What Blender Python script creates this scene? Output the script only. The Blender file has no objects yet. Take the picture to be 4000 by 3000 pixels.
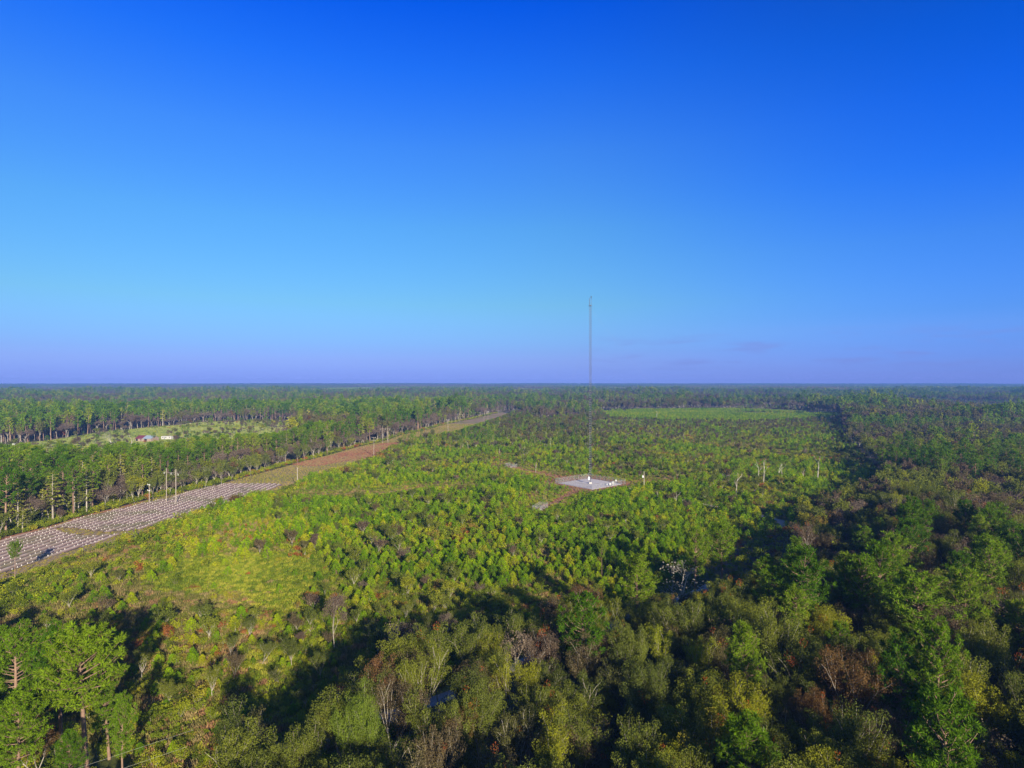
import bpy, math, random
import numpy as np
from mathutils import Vector, Matrix

# ------------------------------------------------------------------ frame of reference
F, HY, CAMH = 2310.0, 1490.8, 50.0          # pixel focal length (4000 px wide photo), horizon row, camera height
def gp(u, v, h=0.0):                         # ground point seen at photo pixel (u, v)
    Y = (CAMH - h) * F / (v - HY)
    return (Y * (u - 2000.0) / F, Y)
def proj(x, y, z=0.0):
    y = np.maximum(y, 1.0)
    return 2000 + F * x / y, HY + F * (CAMH - z) / y
rng = np.random.default_rng(7)
random.seed(7)
sc = bpy.context.scene
COL = sc.collection

# ------------------------------------------------------------------ value noise
_P = np.random.default_rng(3).random((256, 256))
def vnoise(x, y, s):
    x = np.asarray(x) / s + 500.3; y = np.asarray(y) / s + 300.7
    xi = np.floor(x).astype(int); yi = np.floor(y).astype(int)
    fx = x - xi; fy = y - yi
    fx = fx * fx * (3 - 2 * fx); fy = fy * fy * (3 - 2 * fy)
    a = _P[xi % 256, yi % 256]; b = _P[(xi + 1) % 256, yi % 256]
    c = _P[xi % 256, (yi + 1) % 256]; d = _P[(xi + 1) % 256, (yi + 1) % 256]
    return (a * (1 - fx) + b * fx) * (1 - fy) + (c * (1 - fx) + d * fx) * fy
def fbm(x, y, s):
    return (vnoise(x, y, s) * 4 + vnoise(x + 77, y, s / 2.1) * 2 + vnoise(x, y + 99, s / 4.3)) / 7.0

# ------------------------------------------------------------------ zones (ground outlines)
COR_UP = [(-260, 2168), (0, 2110), (226, 2051), (316, 2019), (452, 1988), (588, 1951), (678, 1933), (859, 1893), (1000, 1854),
          (1226, 1793), (1407, 1744), (1497, 1725), (1574, 1698), (1669, 1679), (1741, 1658), (1859, 1634), (1949, 1612), (1990, 1604)]
COR_LO = [(-260, 2345), (0, 2274), (158, 2224), (271, 2179), (430, 2138), (520, 2105), (746, 2024), (814, 2001), (1000, 1938), (1113, 1920),
          (1181, 1893), (1271, 1857), (1407, 1816), (1475, 1790), (1520, 1760), (1588, 1730), (1669, 1708), (1769, 1694), (1859, 1667), (1927, 1644), (1960, 1632), (2010, 1611)]
PLOT = [(-260, 2168), (0, 2112), (226, 2055), (316, 2024), (452, 1992), (550, 1969), (662, 1946), (760, 1915), (873, 1891), (1000, 1890), (1110, 1892),
        (1072, 1907), (948, 1949), (811, 1986), (724, 2008), (600, 2055), (500, 2090), (452, 2095), (362, 2127), (226, 2168), (90, 2215), (0, 2246), (-260, 2320)]
BREAK = [(195, 2064), (290, 2066), (400, 2080), (500, 2078), (560, 2066), (560, 2078), (470, 2090), (330, 2093), (250, 2086)]
FIELD = [(-300, 1752), (0, 1742), (215, 1718), (393, 1689), (500, 1678), (678, 1662), (814, 1647), (1000, 1645), (1150, 1648), (1165, 1668),
         (1120, 1720), (1000, 1760), (700, 1812), (400, 1832), (0, 1840), (-300, 1845)]
CLEAR = COR_LO + [(2100, 1650), (2330, 1640), (2335, 1606), (2900, 1601), (3290, 1622), (3310, 1720), (3390, 1800), (3450, 1880), (3400, 1950),
         (3260, 2010), (3100, 2065), (2900, 2120), (2720, 2200), (2600, 2300), (2480, 2400), (2300, 2540), (2080, 2620), (1830, 2660),
         (1650, 2760), (1500, 2900), (1300, 3020), (1100, 3120), (900, 3130), (800, 3300), (640, 3500), (560, 3100), (520, 2960), (300, 2900), (0, 2830), (-260, 2750)]
PLANT = [[(2330, 1606), (2900, 1601), (3290, 1622), (3240, 1640), (2900, 1652), (2550, 1648), (2380, 1636)],
         [(3480, 1590), (3840, 1594), (3900, 1606), (3700, 1612), (3500, 1606)],
         [(2000, 1524), (2180, 1526), (2200, 1543), (2010, 1541)],
         [(1230, 1520), (1500, 1518), (1500, 1531), (1230, 1533)]]
def W(poly): return np.array([gp(u, v) for u, v in poly])
def inside(x, y, poly):
    x = np.asarray(x, float); y = np.asarray(y, float)
    r = np.zeros(x.shape, bool); n = len(poly); j = n - 1
    for i in range(n):
        xi, yi = poly[i]; xj, yj = poly[j]
        c = ((yi > y) != (yj > y)) & (x < (xj - xi) * (y - yi) / (yj - yi + 1e-12) + xi)
        r ^= c; j = i
    return r
def segdist(x, y, pts):
    d = np.full(np.shape(x), 1e9)
    for (ax, ay), (bx, by) in zip(pts[:-1], pts[1:]):
        vx, vy = bx - ax, by - ay; L = vx * vx + vy * vy
        t = np.clip(((x - ax) * vx + (y - ay) * vy) / L, 0, 1)
        d = np.minimum(d, np.hypot(x - ax - t * vx, y - ay - t * vy))
    return d
WCOR = W(COR_UP + COR_LO[::-1]); WPLOT = W(PLOT); WBREAK = W(BREAK); WFIELD = W(FIELD); WCLEAR = W(CLEAR); WPLANT = [W(p) for p in PLANT]
TW = gp(2306, 1890)                                            # tower foot
A1, A2, A3 = gp(2110, 1992), gp(1996, 1826), gp(2845, 1870)    # guy anchors
WOODROAD = [gp(1120, 2940), gp(1560, 2790), gp(1850, 2680), gp(2200, 2520), gp(2590, 2370), gp(2780, 2290)]
ROAD = [gp(3060, 2060), gp(3050, 2035), gp(2960, 2012), gp(2836, 1990), gp(2719, 1967), gp(2600, 1940), gp(2530, 1925), gp(2450, 1908)]
TRAIL = [gp(1120, 1935), gp(1320, 1931), gp(1480, 1928), gp(1600, 1916), gp(1760, 1908)]
PATHS = [[TW, A1], [TW, A2], [TW, (TW[0] + (A3[0] - TW[0]) * .42, TW[1] + (A3[1] - TW[1]) * .42)]]
PADROT = math.radians(-5)

# ------------------------------------------------------------------ tagging
def tag(o, label=None, cat=None, group=None, kind=None):
    if label: o['label'] = label
    if cat: o['category'] = cat
    if group: o['group'] = group
    if kind: o['kind'] = kind
    return o
def empty(name, loc=(0, 0, 0), rz=0.0):
    o = bpy.data.objects.new(name, None); COL.objects.link(o)
    o.location = loc; o.rotation_euler = (0, 0, rz); o.empty_display_size = 0.5
    return o

# ------------------------------------------------------------------ materials
def mat(name, base=(.5, .5, .5), rough=.8, metal=0.0):
    m = bpy.data.materials.new(name); m.use_nodes = True
    b = m.node_tree.nodes['Principled BSDF']
    b.inputs['Base Color'].default_value = (*base, 1); b.inputs['Roughness'].default_value = rough; b.inputs['Metallic'].default_value = metal
    b.inputs['Specular IOR Level'].default_value = .3
    return m
def ramp(nt, stops, interp='LINEAR'):
    r = nt.nodes.new('ShaderNodeValToRGB'); cr = r.color_ramp; cr.interpolation = interp
    while len(cr.elements) < len(stops): cr.elements.new(.5)
    for e, (p, c) in zip(cr.elements, stops): e.position = p; e.color = (*c, 1)
    return r
def noise(nt, scale, detail=4, src=None, rough=.6, stretch=None):
    n = nt.nodes.new('ShaderNodeTexNoise'); n.inputs['Scale'].default_value = scale; n.inputs['Detail'].default_value = detail; n.inputs['Roughness'].default_value = rough
    g = nt.nodes.new('ShaderNodeNewGeometry')
    if stretch:
        mp = nt.nodes.new('ShaderNodeVectorMath'); mp.operation = 'MULTIPLY'; mp.inputs[1].default_value = stretch
        nt.links.new(g.outputs['Position'], mp.inputs[0]); nt.links.new(mp.outputs[0], n.inputs['Vector'])
    else: nt.links.new(g.outputs['Position'], n.inputs['Vector'])
    return n
def math_n(nt, op, a, b):
    m = nt.nodes.new('ShaderNodeMath'); m.operation = op
    for i, v in enumerate((a, b)):
        if hasattr(v, 'node'): nt.links.new(v, m.inputs[i])
        else: m.inputs[i].default_value = v
    return m.outputs[0]
def mixc(nt, fac, a, b):
    m = nt.nodes.new('ShaderNodeMix'); m.data_type = 'RGBA'
    for s, v in ((m.inputs[0], fac), (m.inputs[6], a), (m.inputs[7], b)):
        if hasattr(v, 'node'): nt.links.new(v, s)
        elif isinstance(v, tuple): s.default_value = (*v, 1)
        else: s.default_value = v
    return m.outputs[2]
def ground_mat(name, stops, scale, stops2=None, scale2=None, fine=1.2, bump=.3, stretch=None, amp=.5):
    m = mat(name, rough=.95); nt = m.node_tree; b = nt.nodes['Principled BSDF']
    r1 = ramp(nt, stops); n1 = noise(nt, scale, 6, stretch=stretch, rough=.65); nt.links.new(n1.outputs[0], r1.inputs[0]); c = r1.outputs[0]
    if stops2:
        r2 = ramp(nt, [(.42, (0, 0, 0)), (.58, (1, 1, 1))]); n2 = noise(nt, scale2, 4); nt.links.new(n2.outputs[0], r2.inputs[0])
        r3 = ramp(nt, stops2); nt.links.new(n1.outputs[0], r3.inputs[0])
        c = mixc(nt, r2.outputs[0], c, r3.outputs[0])
    nf = noise(nt, fine, 5, rough=.75)
    r4 = ramp(nt, [(.3, (1 - amp,) * 3), (.7, (1 + amp * .6,) * 3)]); nt.links.new(nf.outputs[0], r4.inputs[0])
    mm = nt.nodes.new('ShaderNodeMix'); mm.data_type = 'RGBA'; mm.blend_type = 'MULTIPLY'; mm.inputs[0].default_value = 1
    nt.links.new(c, mm.inputs[6]); nt.links.new(r4.outputs[0], mm.inputs[7])
    nt.links.new(mm.outputs[2], b.inputs['Base Color'])
    bp = nt.nodes.new('ShaderNodeBump'); bp.inputs['Strength'].default_value = bump; bp.inputs['Distance'].default_value = .12 / fine
    nt.links.new(nf.outputs[0], bp.inputs['Height']); nt.links.new(bp.outputs[0], b.inputs['Normal'])
    return m
def leaf_mat(name, stops, tint_amp=.35, trans=.35, autumn=None, region=0.35, rscale=.012):
    """leaf colour: kind ramp over (per tree random + slow regional drift), leaf-to-leaf variation from the 'tint' attribute"""
    m = bpy.data.materials.new(name); m.use_nodes = True; nt = m.node_tree; nt.nodes.clear()
    out = nt.nodes.new('ShaderNodeOutputMaterial'); oi = nt.nodes.new('ShaderNodeObjectInfo')
    n = nt.nodes.new('ShaderNodeTexNoise'); n.inputs['Scale'].default_value = rscale; n.inputs['Detail'].default_value = 3
    nt.links.new(oi.outputs['Location'], n.inputs['Vector'])
    reg = math_n(nt, 'MULTIPLY', math_n(nt, 'SUBTRACT', n.outputs[0], .5), region * 4)
    f = math_n(nt, 'ADD', oi.outputs['Random'], reg)
    r = ramp(nt, stops); nt.links.new(f, r.inputs[0]); c = r.outputs[0]
    at = nt.nodes.new('ShaderNodeAttribute'); at.attribute_name = 'tint'
    v = ramp(nt, [(0, (1 - tint_amp,) * 3), (1, (1 + tint_amp, 1 + tint_amp, 1 + tint_amp * .6))]); nt.links.new(at.outputs['Fac'], v.inputs[0])
    mm = nt.nodes.new('ShaderNodeMix'); mm.data_type = 'RGBA'; mm.blend_type = 'MULTIPLY'; mm.inputs[0].default_value = 1
    nt.links.new(c, mm.inputs[6]); nt.links.new(v.outputs[0], mm.inputs[7]); c = mm.outputs[2]
    if autumn:
        s = math_n(nt, 'GREATER_THAN', at.outputs['Fac'], 1.5)
        c = mixc(nt, s, c, autumn)
    d = nt.nodes.new('ShaderNodeBsdfDiffuse'); t = nt.nodes.new('ShaderNodeBsdfTranslucent')
    ms = nt.nodes.new('ShaderNodeMixShader'); ms.inputs[0].default_value = trans
    nt.links.new(c, d.inputs[0]); nt.links.new(c, t.inputs[0]); nt.links.new(d.outputs[0], ms.inputs[1]); nt.links.new(t.outputs[0], ms.inputs[2])
    nt.links.new(ms.outputs[0], out.inputs[0])
    return m
def bark_mat(name, a, b, scale=3):
    m = mat(name, rough=.9); nt = m.node_tree
    oi = nt.nodes.new('ShaderNodeObjectInfo'); n = noise(nt, scale, 4)
    f = math_n(nt, 'ADD', math_n(nt, 'MULTIPLY', n.outputs[0], .7), math_n(nt, 'MULTIPLY', oi.outputs['Random'], .3))
    r = ramp(nt, [(.25, a), (.75, b)]); nt.links.new(f, r.inputs[0]); nt.links.new(r.outputs[0], nt.nodes['Principled BSDF'].inputs['Base Color'])
    return m
M = {}
M['pine'] = leaf_mat('pine_needles', [(0, (.07, .155, .008)), (.4, (.115, .205, .010)), (.7, (.165, .265, .014)), (1, (.25, .30, .02))], .35, .35)
M['broad'] = leaf_mat('broad_leaves', [(0, (.17, .12, .085)), (.13, (.16, .125, .06)), (.22, (.125, .15, .03)), (.55, (.165, .19, .032)), (.85, (.22, .24, .03)), (.96, (.31, .31, .02)), (1, (.17, .10, .04))], .4, .35, (.5, .12, .03))
M['dull'] = leaf_mat('thinning_brown_leaves', [(0, (.16, .12, .09)), (.35, (.15, .13, .06)), (.7, (.14, .145, .045)), (1, (.18, .165, .05))], .35, .35)
M['cypress'] = leaf_mat('cypress_leaves', [(0, (.18, .20, .03)), (.5, (.29, .31, .04)), (1, (.40, .38, .06))], .35, .35)
M['twig'] = leaf_mat('bare_twigs', [(0, (.13, .095, .075)), (.5, (.165, .12, .095)), (1, (.19, .15, .11))], .3, .1)
M['lichen'] = leaf_mat('lichen_grey_twigs', [(0, (.27, .24, .21)), (1, (.31, .28, .24))], .3, .1)
M['young'] = leaf_mat('young_pine_needles', [(0, (.13, .25, .003)), (.5, (.23, .38, .003)), (.85, (.36, .46, .005)), (1, (.42, .43, .01))], .35, .4, None, .4, .02)
M['shrub'] = leaf_mat('shrub_leaves', [(0, (.12, .16, .012)), (.35, (.20, .25, .02)), (.65, (.28, .32, .02)), (.86, (.40, .40, .02)), (.96, (.32, .22, .05)), (1, (.36, .13, .04))], .4, .35, None, .25, .02)
M['dry'] = leaf_mat('dry_grass_blades', [(0, (.14, .15, .03)), (.5, (.26, .22, .07)), (.8, (.34, .26, .12)), (1, (.36, .2, .1))], .35, .3, None, .4, .03)
M['pale'] = leaf_mat('pasture_blades', [(0, (.26, .33, .06)), (.5, (.35, .41, .09)), (1, (.46, .46, .15))], .25, .35, None, .5, .01)
M['russet'] = leaf_mat('russet_blades', [(0, (.36, .16, .10)), (.5, (.40, .22, .14)), (1, (.38, .29, .14))], .3, .35, None, .5, .03)
M['turf'] = leaf_mat('turf_blades', [(0, (.30, .30, .04)), (.5, (.40, .34, .08)), (1, (.46, .34, .14))], .3, .35, None, .5, .03)
M['lush'] = leaf_mat('weed_blades', [(0, (.14, .20, .02)), (.5, (.25, .30, .025)), (1, (.40, .38, .05))], .35, .35, None, .4, .03)
M['pinebark'] = bark_mat('pine_bark', (.14, .085, .06), (.34, .22, .15), 2)
M['greybark'] = bark_mat('grey_bark', (.24, .20, .155), (.48, .43, .36), 2)
M['deadwood'] = bark_mat('dead_wood', (.38, .33, .27), (.62, .56, .48), 2)
M['polewood'] = bark_mat('pole_wood', (.28, .23, .19), (.45, .39, .33), 1)
M['galv'] = mat('galvanised_steel', (.30, .31, .33), .5, .2)
M['mast'] = mat('dull_mast_steel', (.11, .12, .16), .6, .1)
M['rung'] = mat('bright_rung_steel', (.5, .5, .5), .5, .1)
M['white'] = mat('white_paint', (.8, .8, .78), .5)
M['guard'] = mat('white_plastic', (.64, .60, .56), .6)
M['wire'] = mat('aluminium_wire', (.34, .34, .28), .6, .2)
M['porcelain'] = mat('pale_insulator', (.75, .74, .72), .3)
M['dark'] = mat('dark_opening', (.02, .02, .02), .9)
M['concrete'] = mat('concrete', (.5, .48, .45), .9)

# ------------------------------------------------------------------ mesh accumulator
class Acc:
    def __init__(s): s.v = []; s.t = []; s.n = 0; s.f = []
    def add(s, v, faces, mi=0, tint=0.5):
        v = np.asarray(v, float); faces = np.asarray(faces)
        s.v.append(v); s.t.append(np.broadcast_to(np.asarray(tint, float), (len(v),)).copy())
        s.f.append((faces + s.n, mi)); s.n += len(v)
    def tube(s, pts, rad, sides=5, mi=0, cap=True):
        pts = [Vector(p) for p in pts]; vs = []
        for i, p in enumerate(pts):
            d = (pts[min(i + 1, len(pts) - 1)] - pts[max(i - 1, 0)]).normalized()
            a = d.orthogonal().normalized() if i == 0 else (a - d * a.dot(d)).normalized()
            b = d.cross(a)
            for k in range(sides):
                w = 2 * math.pi * k / sides
                vs.append(p + (a * math.cos(w) + b * math.sin(w)) * rad[i])
        fs = []
        for i in range(len(pts) - 1):
            for k in range(sides):
                k2 = (k + 1) % sides
                fs.append((i * sides + k, i * sides + k2, (i + 1) * sides + k2, (i + 1) * sides + k))
        s.add([tuple(q) for q in vs], fs, mi)
        if cap:
            vs2 = [tuple(q) for q in vs[:sides]] + [tuple(q) for q in vs[-sides:]]
            if sides == 4: s.add(vs2, [(3, 2, 1, 0), (4, 5, 6, 7)], mi)
            else:
                c0 = [tuple(pts[0])] + vs2[:sides]; c1 = [tuple(pts[-1])] + vs2[sides:]
                s.add(c0, [(0, (k + 1) % sides + 1, k + 1) for k in range(sides)], mi); s.add(c1, [(0, k + 1, (k + 1) % sides + 1) for k in range(sides)], mi)
    def box(s, c, d, mi=0, rz=0.0, taper=1.0):
        x, y, z = d[0] / 2, d[1] / 2, d[2] / 2; co, si = math.cos(rz), math.sin(rz); v = []
        for sz in (-1, 1):
            k = taper if sz > 0 else 1
            for sx, sy in ((-1, -1), (1, -1), (1, 1), (-1, 1)):
                a, b = sx * x * k, sy * y * k
                v.append((c[0] + a * co - b * si, c[1] + a * si + b * co, c[2] + sz * z))
        s.add(v, [(3, 2, 1, 0), (4, 5, 6, 7), (0, 1, 5, 4), (1, 2, 6, 5), (2, 3, 7, 6), (3, 0, 4, 7)], mi)
    def leaves(s, c, size, r, mi=0, tint=.5, flat=0.0, up=0.0):
        """rhombic leaf quads with random orientation at centres c"""
        n = len(c); a = r.normal(size=(n, 3)); a[:, 2] *= (1 - flat); a[:, 2] += up; a /= np.linalg.norm(a, axis=1)[:, None]
        b = r.normal(size=(n, 3)); b -= a * (a * b).sum(1)[:, None]; b /= np.linalg.norm(b, axis=1)[:, None]
        L = np.asarray(size) * r.uniform(.7, 1.3, n); w = L * r.uniform(.45, .7, n)
        a = a * L[:, None] / 2; b = b * w[:, None] / 2
        v = np.stack([c - a, c + b, c + a, c - b], 1).reshape(-1, 3)
        f = np.arange(4 * n).reshape(n, 4)
        s.add(v, f, mi, np.repeat(np.broadcast_to(tint, (n,)), 4))
    def needles(s, c, ln, wd, r, k, mi=0, tint=.5, up=.5):
        """bursts of k thin triangles round every centre"""
        n = len(c); m = n * k; C = np.repeat(c, k, 0)
        a = r.normal(size=(m, 3)); a[:, 2] += up; a /= np.linalg.norm(a, axis=1)[:, None]
        b = r.normal(size=(m, 3)); b -= a * (a * b).sum(1)[:, None]; b /= np.linalg.norm(b, axis=1)[:, None]
        L = (np.repeat(np.broadcast_to(ln, (n,)), k) * r.uniform(.7, 1.2, m))[:, None]; w = (np.repeat(np.broadcast_to(wd, (n,)), k))[:, None] / 2
        p = C + a * L * .12
        v = np.stack([p - b * w * .5, C + a * L * .6 + b * w, C + a * L, C + a * L * .6 - b * w], 1).reshape(-1, 3)
        tt = np.repeat(np.broadcast_to(tint, (n,)), k) + r.uniform(-.2, .2, m)
        s.add(v, np.arange(4 * m).reshape(m, 4), mi, np.repeat(tt, 4))
    def mesh(s, name, mats, smooth=False):
        me = bpy.data.meshes.new(name); V = np.concatenate(s.v); T = np.concatenate(s.t)
        lt = np.concatenate([np.full(len(f), f.shape[1]) for f, _ in s.f]); mi = np.concatenate([np.full(len(f), m) for f, m in s.f])
        li = np.concatenate([f.ravel() for f, _ in s.f])
        me.vertices.add(len(V)); me.vertices.foreach_set('co', V.ravel().astype(np.float32))
        me.loops.add(len(li)); me.loops.foreach_set('vertex_index', li.astype(np.int32))
        me.polygons.add(len(lt)); me.polygons.foreach_set('loop_start', np.concatenate([[0], np.cumsum(lt)[:-1]]).astype(np.int32))
        me.polygons.foreach_set('material_index', mi.astype(np.int32))
        me.polygons.foreach_set('use_smooth', np.full(len(lt), bool(smooth)))
        at = me.attributes.new('tint', 'FLOAT', 'POINT'); at.data.foreach_set('value', T.astype(np.float32))
        for m in mats: me.materials.append(m)
        me.update(calc_edges=True)
        return me
    def obj(s, name, mats, parent=None, loc=(0, 0, 0), rz=0.0, smooth=False):
        if not isinstance(mats, (list, tuple)): mats = [mats]
        o = bpy.data.objects.new(name, s.mesh(name, mats, smooth)); COL.objects.link(o); o.parent = parent
        o.location = loc; o.rotation_euler = (0, 0, rz)
        return o

# ------------------------------------------------------------------ tree makers: return (trunk Acc, crown Acc)
def blob(r, c, n, rad, sq=.8):
    d = r.normal(size=(n, 3)); d /= np.linalg.norm(d, axis=1)[:, None]
    return np.asarray(c) + d * (rad * r.uniform(.35, 1, n) ** .5)[:, None] * np.array([1, 1, sq])
def make_pine(seed, H=17.0, lod=0, base=.45, R=4.2, lean=.0):
    r = np.random.default_rng(seed); T = Acc(); C = Acc(); nb = (58, 34, 16)[lod]
    lx, ly = r.normal(0, .25, 2) + np.array([lean, 0])
    def axis(t): return np.array([lx * t * t * 1.5, ly * math.sin(t * 2.5), H * t])
    ts = np.linspace(0, .98, 9 if lod < 2 else 4); r0 = .018 * H
    T.tube([axis(t) for t in ts], [r0 * (1 - t) ** .75 + .03 for t in ts], (8, 6, 4)[lod])
    puffs = []; sz = []
    for i in range(nb):
        t = base + (.985 - base) * ((i + r.uniform(-.3, .3) + .5) / nb) ** .9
        u = (t - base) / (1 - base); prof = (math.sin(min(1, u * 1.35 + .3) * math.pi / 2 if u < .5 else math.pi / 2) * (1 - max(0, u - .3) ** 1.7 * 1.25))
        L = R * max(.16, prof) * r.uniform(.6, 1.12); az = i * 2.4 + r.uniform(-.5, .5)
        p0 = axis(t); el = .1 + .75 * u + r.uniform(-.15, .2)
        d = np.array([math.cos(az) * math.cos(el), math.sin(az) * math.cos(el), math.sin(el)])
        p1 = p0 + d * L * .55 + np.array([0, 0, -.04 * L]); p2 = p0 + d * L + np.array([0, 0, .16 * L])
        if lod < 2: T.tube([p0, p1, p2], [.055 + .012 * L, .04, .015], 4 if lod == 0 else 3, cap=False)
        k = max(2, int(L * (2.1, 1.0, .5)[lod]))
        for j in range(k):
            q = r.uniform(.38, 1.0); b = (p1 + (p2 - p1) * (q - .55) / .45) if q > .55 else p0 + (p1 - p0) * q / .55
            side = np.array([-math.sin(az), math.cos(az), 0]) * r.normal(0, .30) * L * .8 * (1.1 - q * .4)
            e = b + side + np.array([0, 0, r.uniform(.05, .45)])
            if lod == 0: T.tube([b, e], [.03, .012], 3, cap=False)
            puffs.append(e); sz.append(r.uniform(.8, 1.2))
            if lod < 2: puffs.append(b + (e - b) * .55 + r.normal(0, .12, 3)); sz.append(r.uniform(.7, 1.0))
        puffs.append(p2); sz.append(1.1)
    for _ in range(6): puffs.append(axis(1.0) + r.normal(0, .25, 3)); sz.append(1)
    P = np.array(puffs); sz = np.array(sz); tint = r.uniform(.1, .9, len(P))
    if lod == 0: C.needles(P, .55 * sz, .085, r, 20, 0, tint)
    elif lod == 1: C.needles(P, .72 * sz, .19, r, 12, 0, tint)
    else: C.leaves(P.repeat(5, 0) + r.normal(0, .5, (len(P) * 5, 3)), 1.15, r, 0, tint.repeat(5), up=.2)
    return T, C
def make_broad(seed, H=13.0, lod=0, spread=1.0, dens=1.0, stems=1, orange=0.0, size=.30, low=.22):
    r = np.random.default_rng(seed); T = Acc(); C = Acc(); tips = []
    maxl = 3
    def grow(p, d, L, rad, lv):
        d = d / np.linalg.norm(d); pts = [p]; n = 3
        for i in range(n):
            d = d + r.normal(0, .13, 3) + np.array([0, 0, .05]); d /= np.linalg.norm(d)
            pts.append(pts[-1] + d * L / n)
        if lod < 2 or lv < 2:
            if not (lod == 1 and lv >= 3): T.tube(pts, [rad, rad * .85, rad * .72, rad * .6], (7, 5, 4, 3)[min(lv, 3)] if lod == 0 else 4, cap=False)
        if lv >= 2:
            for q in pts[1:]: tips.append((q, lv))
        if lv < maxl:
            k = (4, 4, 3)[lv] if lv else r.integers(4, 6)
            a0 = r.uniform(0, 6.28)
            for j in range(k):
                az = a0 + j * 6.28 / k + r.uniform(-.5, .5); tl = r.uniform(.25, .58) * spread * (1.0 if lv else .8)
                o = np.array([math.cos(az), math.sin(az), 0]); o = o - d * o.dot(d)
                nd = d * math.cos(tl) + o * math.sin(tl) + np.array([0, 0, .22])
                st = pts[-1] if (j % 2 == 0 or lv == 0) else pts[-2]
                grow(st, nd, L * r.uniform(.62, .86) if lv else H * r.uniform(.26, .34), rad * .62, lv + 1)
        elif True: tips.append((pts[-1] + d * .2, 4))
    for s_ in range(stems):
        o = r.normal(0, .12, 3) * (stems > 1); o[2] = 0; dd = np.array([r.normal(0, .08 + .12 * (stems > 1)), r.normal(0, .08 + .12 * (stems > 1)), 1.0])
        grow(o, dd, H * low * r.uniform(.85, 1.2), .0115 * H / stems ** .7, 0)
    tp = np.array([t[0] for t in tips])
    k = int((26, 7, 2)[lod] * dens / math.sqrt(stems)); rad = .055 * H
    c = []; tt = []
    for q in tp:
        kk = max(1, int(k * r.uniform(.5, 1.5))); c.append(blob(r, q, kk, rad * r.uniform(.7, 1.25))); v = r.uniform(.1, .9)
        if orange and r.random() < orange: v = 2.0
        tt.append(np.full(kk, v))
    c = np.concatenate(c); tt = np.concatenate(tt); tt = np.where(tt > 1.5, 2.0, tt + r.uniform(-.2, .2, len(tt)))
    C.leaves(c, (size, size * 1.9, size * 3.6)[lod], r, 0, tt, up=.15)
    z = max(a.max() for a in [c[:, 2]]); f = H / z
    for A in (T, C): A.v = [v * np.array([f ** .5, f ** .5, f]) for v in A.v]
    return T, C
def make_bare(seed, H=11.0, lod=0, snag=False, lf=16, fat=1.0):
    r = np.random.default_rng(seed); T = Acc(); C = Acc(); tips = []
    def grow(p, d, L, rad, lv, mx):
        d = d / np.linalg.norm(d); pts = [p]
        for i in range(3):
            d = d + r.normal(0, .035 if (snag and lv == 0) else .12, 3); d /= np.linalg.norm(d); pts.append(pts[-1] + d * L / 3)
        (T if lv == 0 else C).tube(pts, [rad, rad * .8, rad * .62, rad * .42], 6 if lv == 0 else (4 if lv < 3 else 3), cap=False)
        if lv < mx:
            for j in range(r.integers(2, 5) if lv else (r.integers(3, 6) if snag else r.integers(4, 6))):
                az = r.uniform(0, 6.28); tl = r.uniform(.25, .6) if snag else r.uniform(.35, .95)
                o = np.array([math.cos(az), math.sin(az), 0]); o = o - d * o.dot(d)
                grow(pts[r.integers(2, 4)], d * math.cos(tl) + o * math.sin(tl) + np.array([0, 0, .1]), L * r.uniform(.45, .75) * (.62 if snag else 1), rad * .42, lv + 1, mx)
        else: tips.append(pts[-1]); tips.append(pts[2])
    grow(np.zeros(3), np.array([r.normal(0, .03), r.normal(0, .03), 1]), H * (.66 if snag else .36), .014 * H * fat, 0, 3 if snag else 4)
    if tips and not snag:
        tp = np.array(tips); c = tp.repeat(lf, 0) + r.normal(0, .38, (len(tp) * lf, 3)); C.leaves(c, .24, r, 1, r.uniform(0, 1, len(c)), up=.3)
    return T, C
def make_conifer_tiered(seed, H=14.0, lod=0):
    """bald-cypress like crown: flat feathery tiers"""
    r = np.random.default_rng(seed); T = Acc(); C = Acc()
    T.tube([(0, 0, 0), (r.normal(0, .1), 0, H * .5), (0, r.normal(0, .2), H * .97)], [.02 * H, .012 * H, .03], 6, cap=False)
    P = []; tt = []
    nb = (46, 34, 16)[lod]
    for i in range(nb):
        u = (i + r.uniform(0, 1)) / nb; z = H * (.28 + .7 * u); L = (3.6 * (1 - u) ** .6 + .3) * r.uniform(.6, 1.1); az = i * 2.4 + r.uniform(-.6, .6)
        d = np.array([math.cos(az), math.sin(az), .12])
        if lod < 2: T.tube([(0, 0, z), tuple(np.array([0, 0, z]) + d * L)], [.05, .012], 3, cap=False)
        k = int((60, 18, 6)[lod] * L / 2.5) + 2; q = r.uniform(.25, 1, k); v = r.uniform(.1, .9)
        p = np.array([0, 0, z]) + d * L * q[:, None] + r.normal(0, 1, (k, 3)) * np.array([.32, .32, .10]) * (L / 2.2); P.append(p); tt.append(np.full(k, v))
    P = np.concatenate(P); tt = np.concatenate(tt) + r.uniform(-.2, .2, len(P))
    C.leaves(P, (.34, .62, 1.2)[lod], r, 0, tt, flat=.85)
    return T, C
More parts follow.
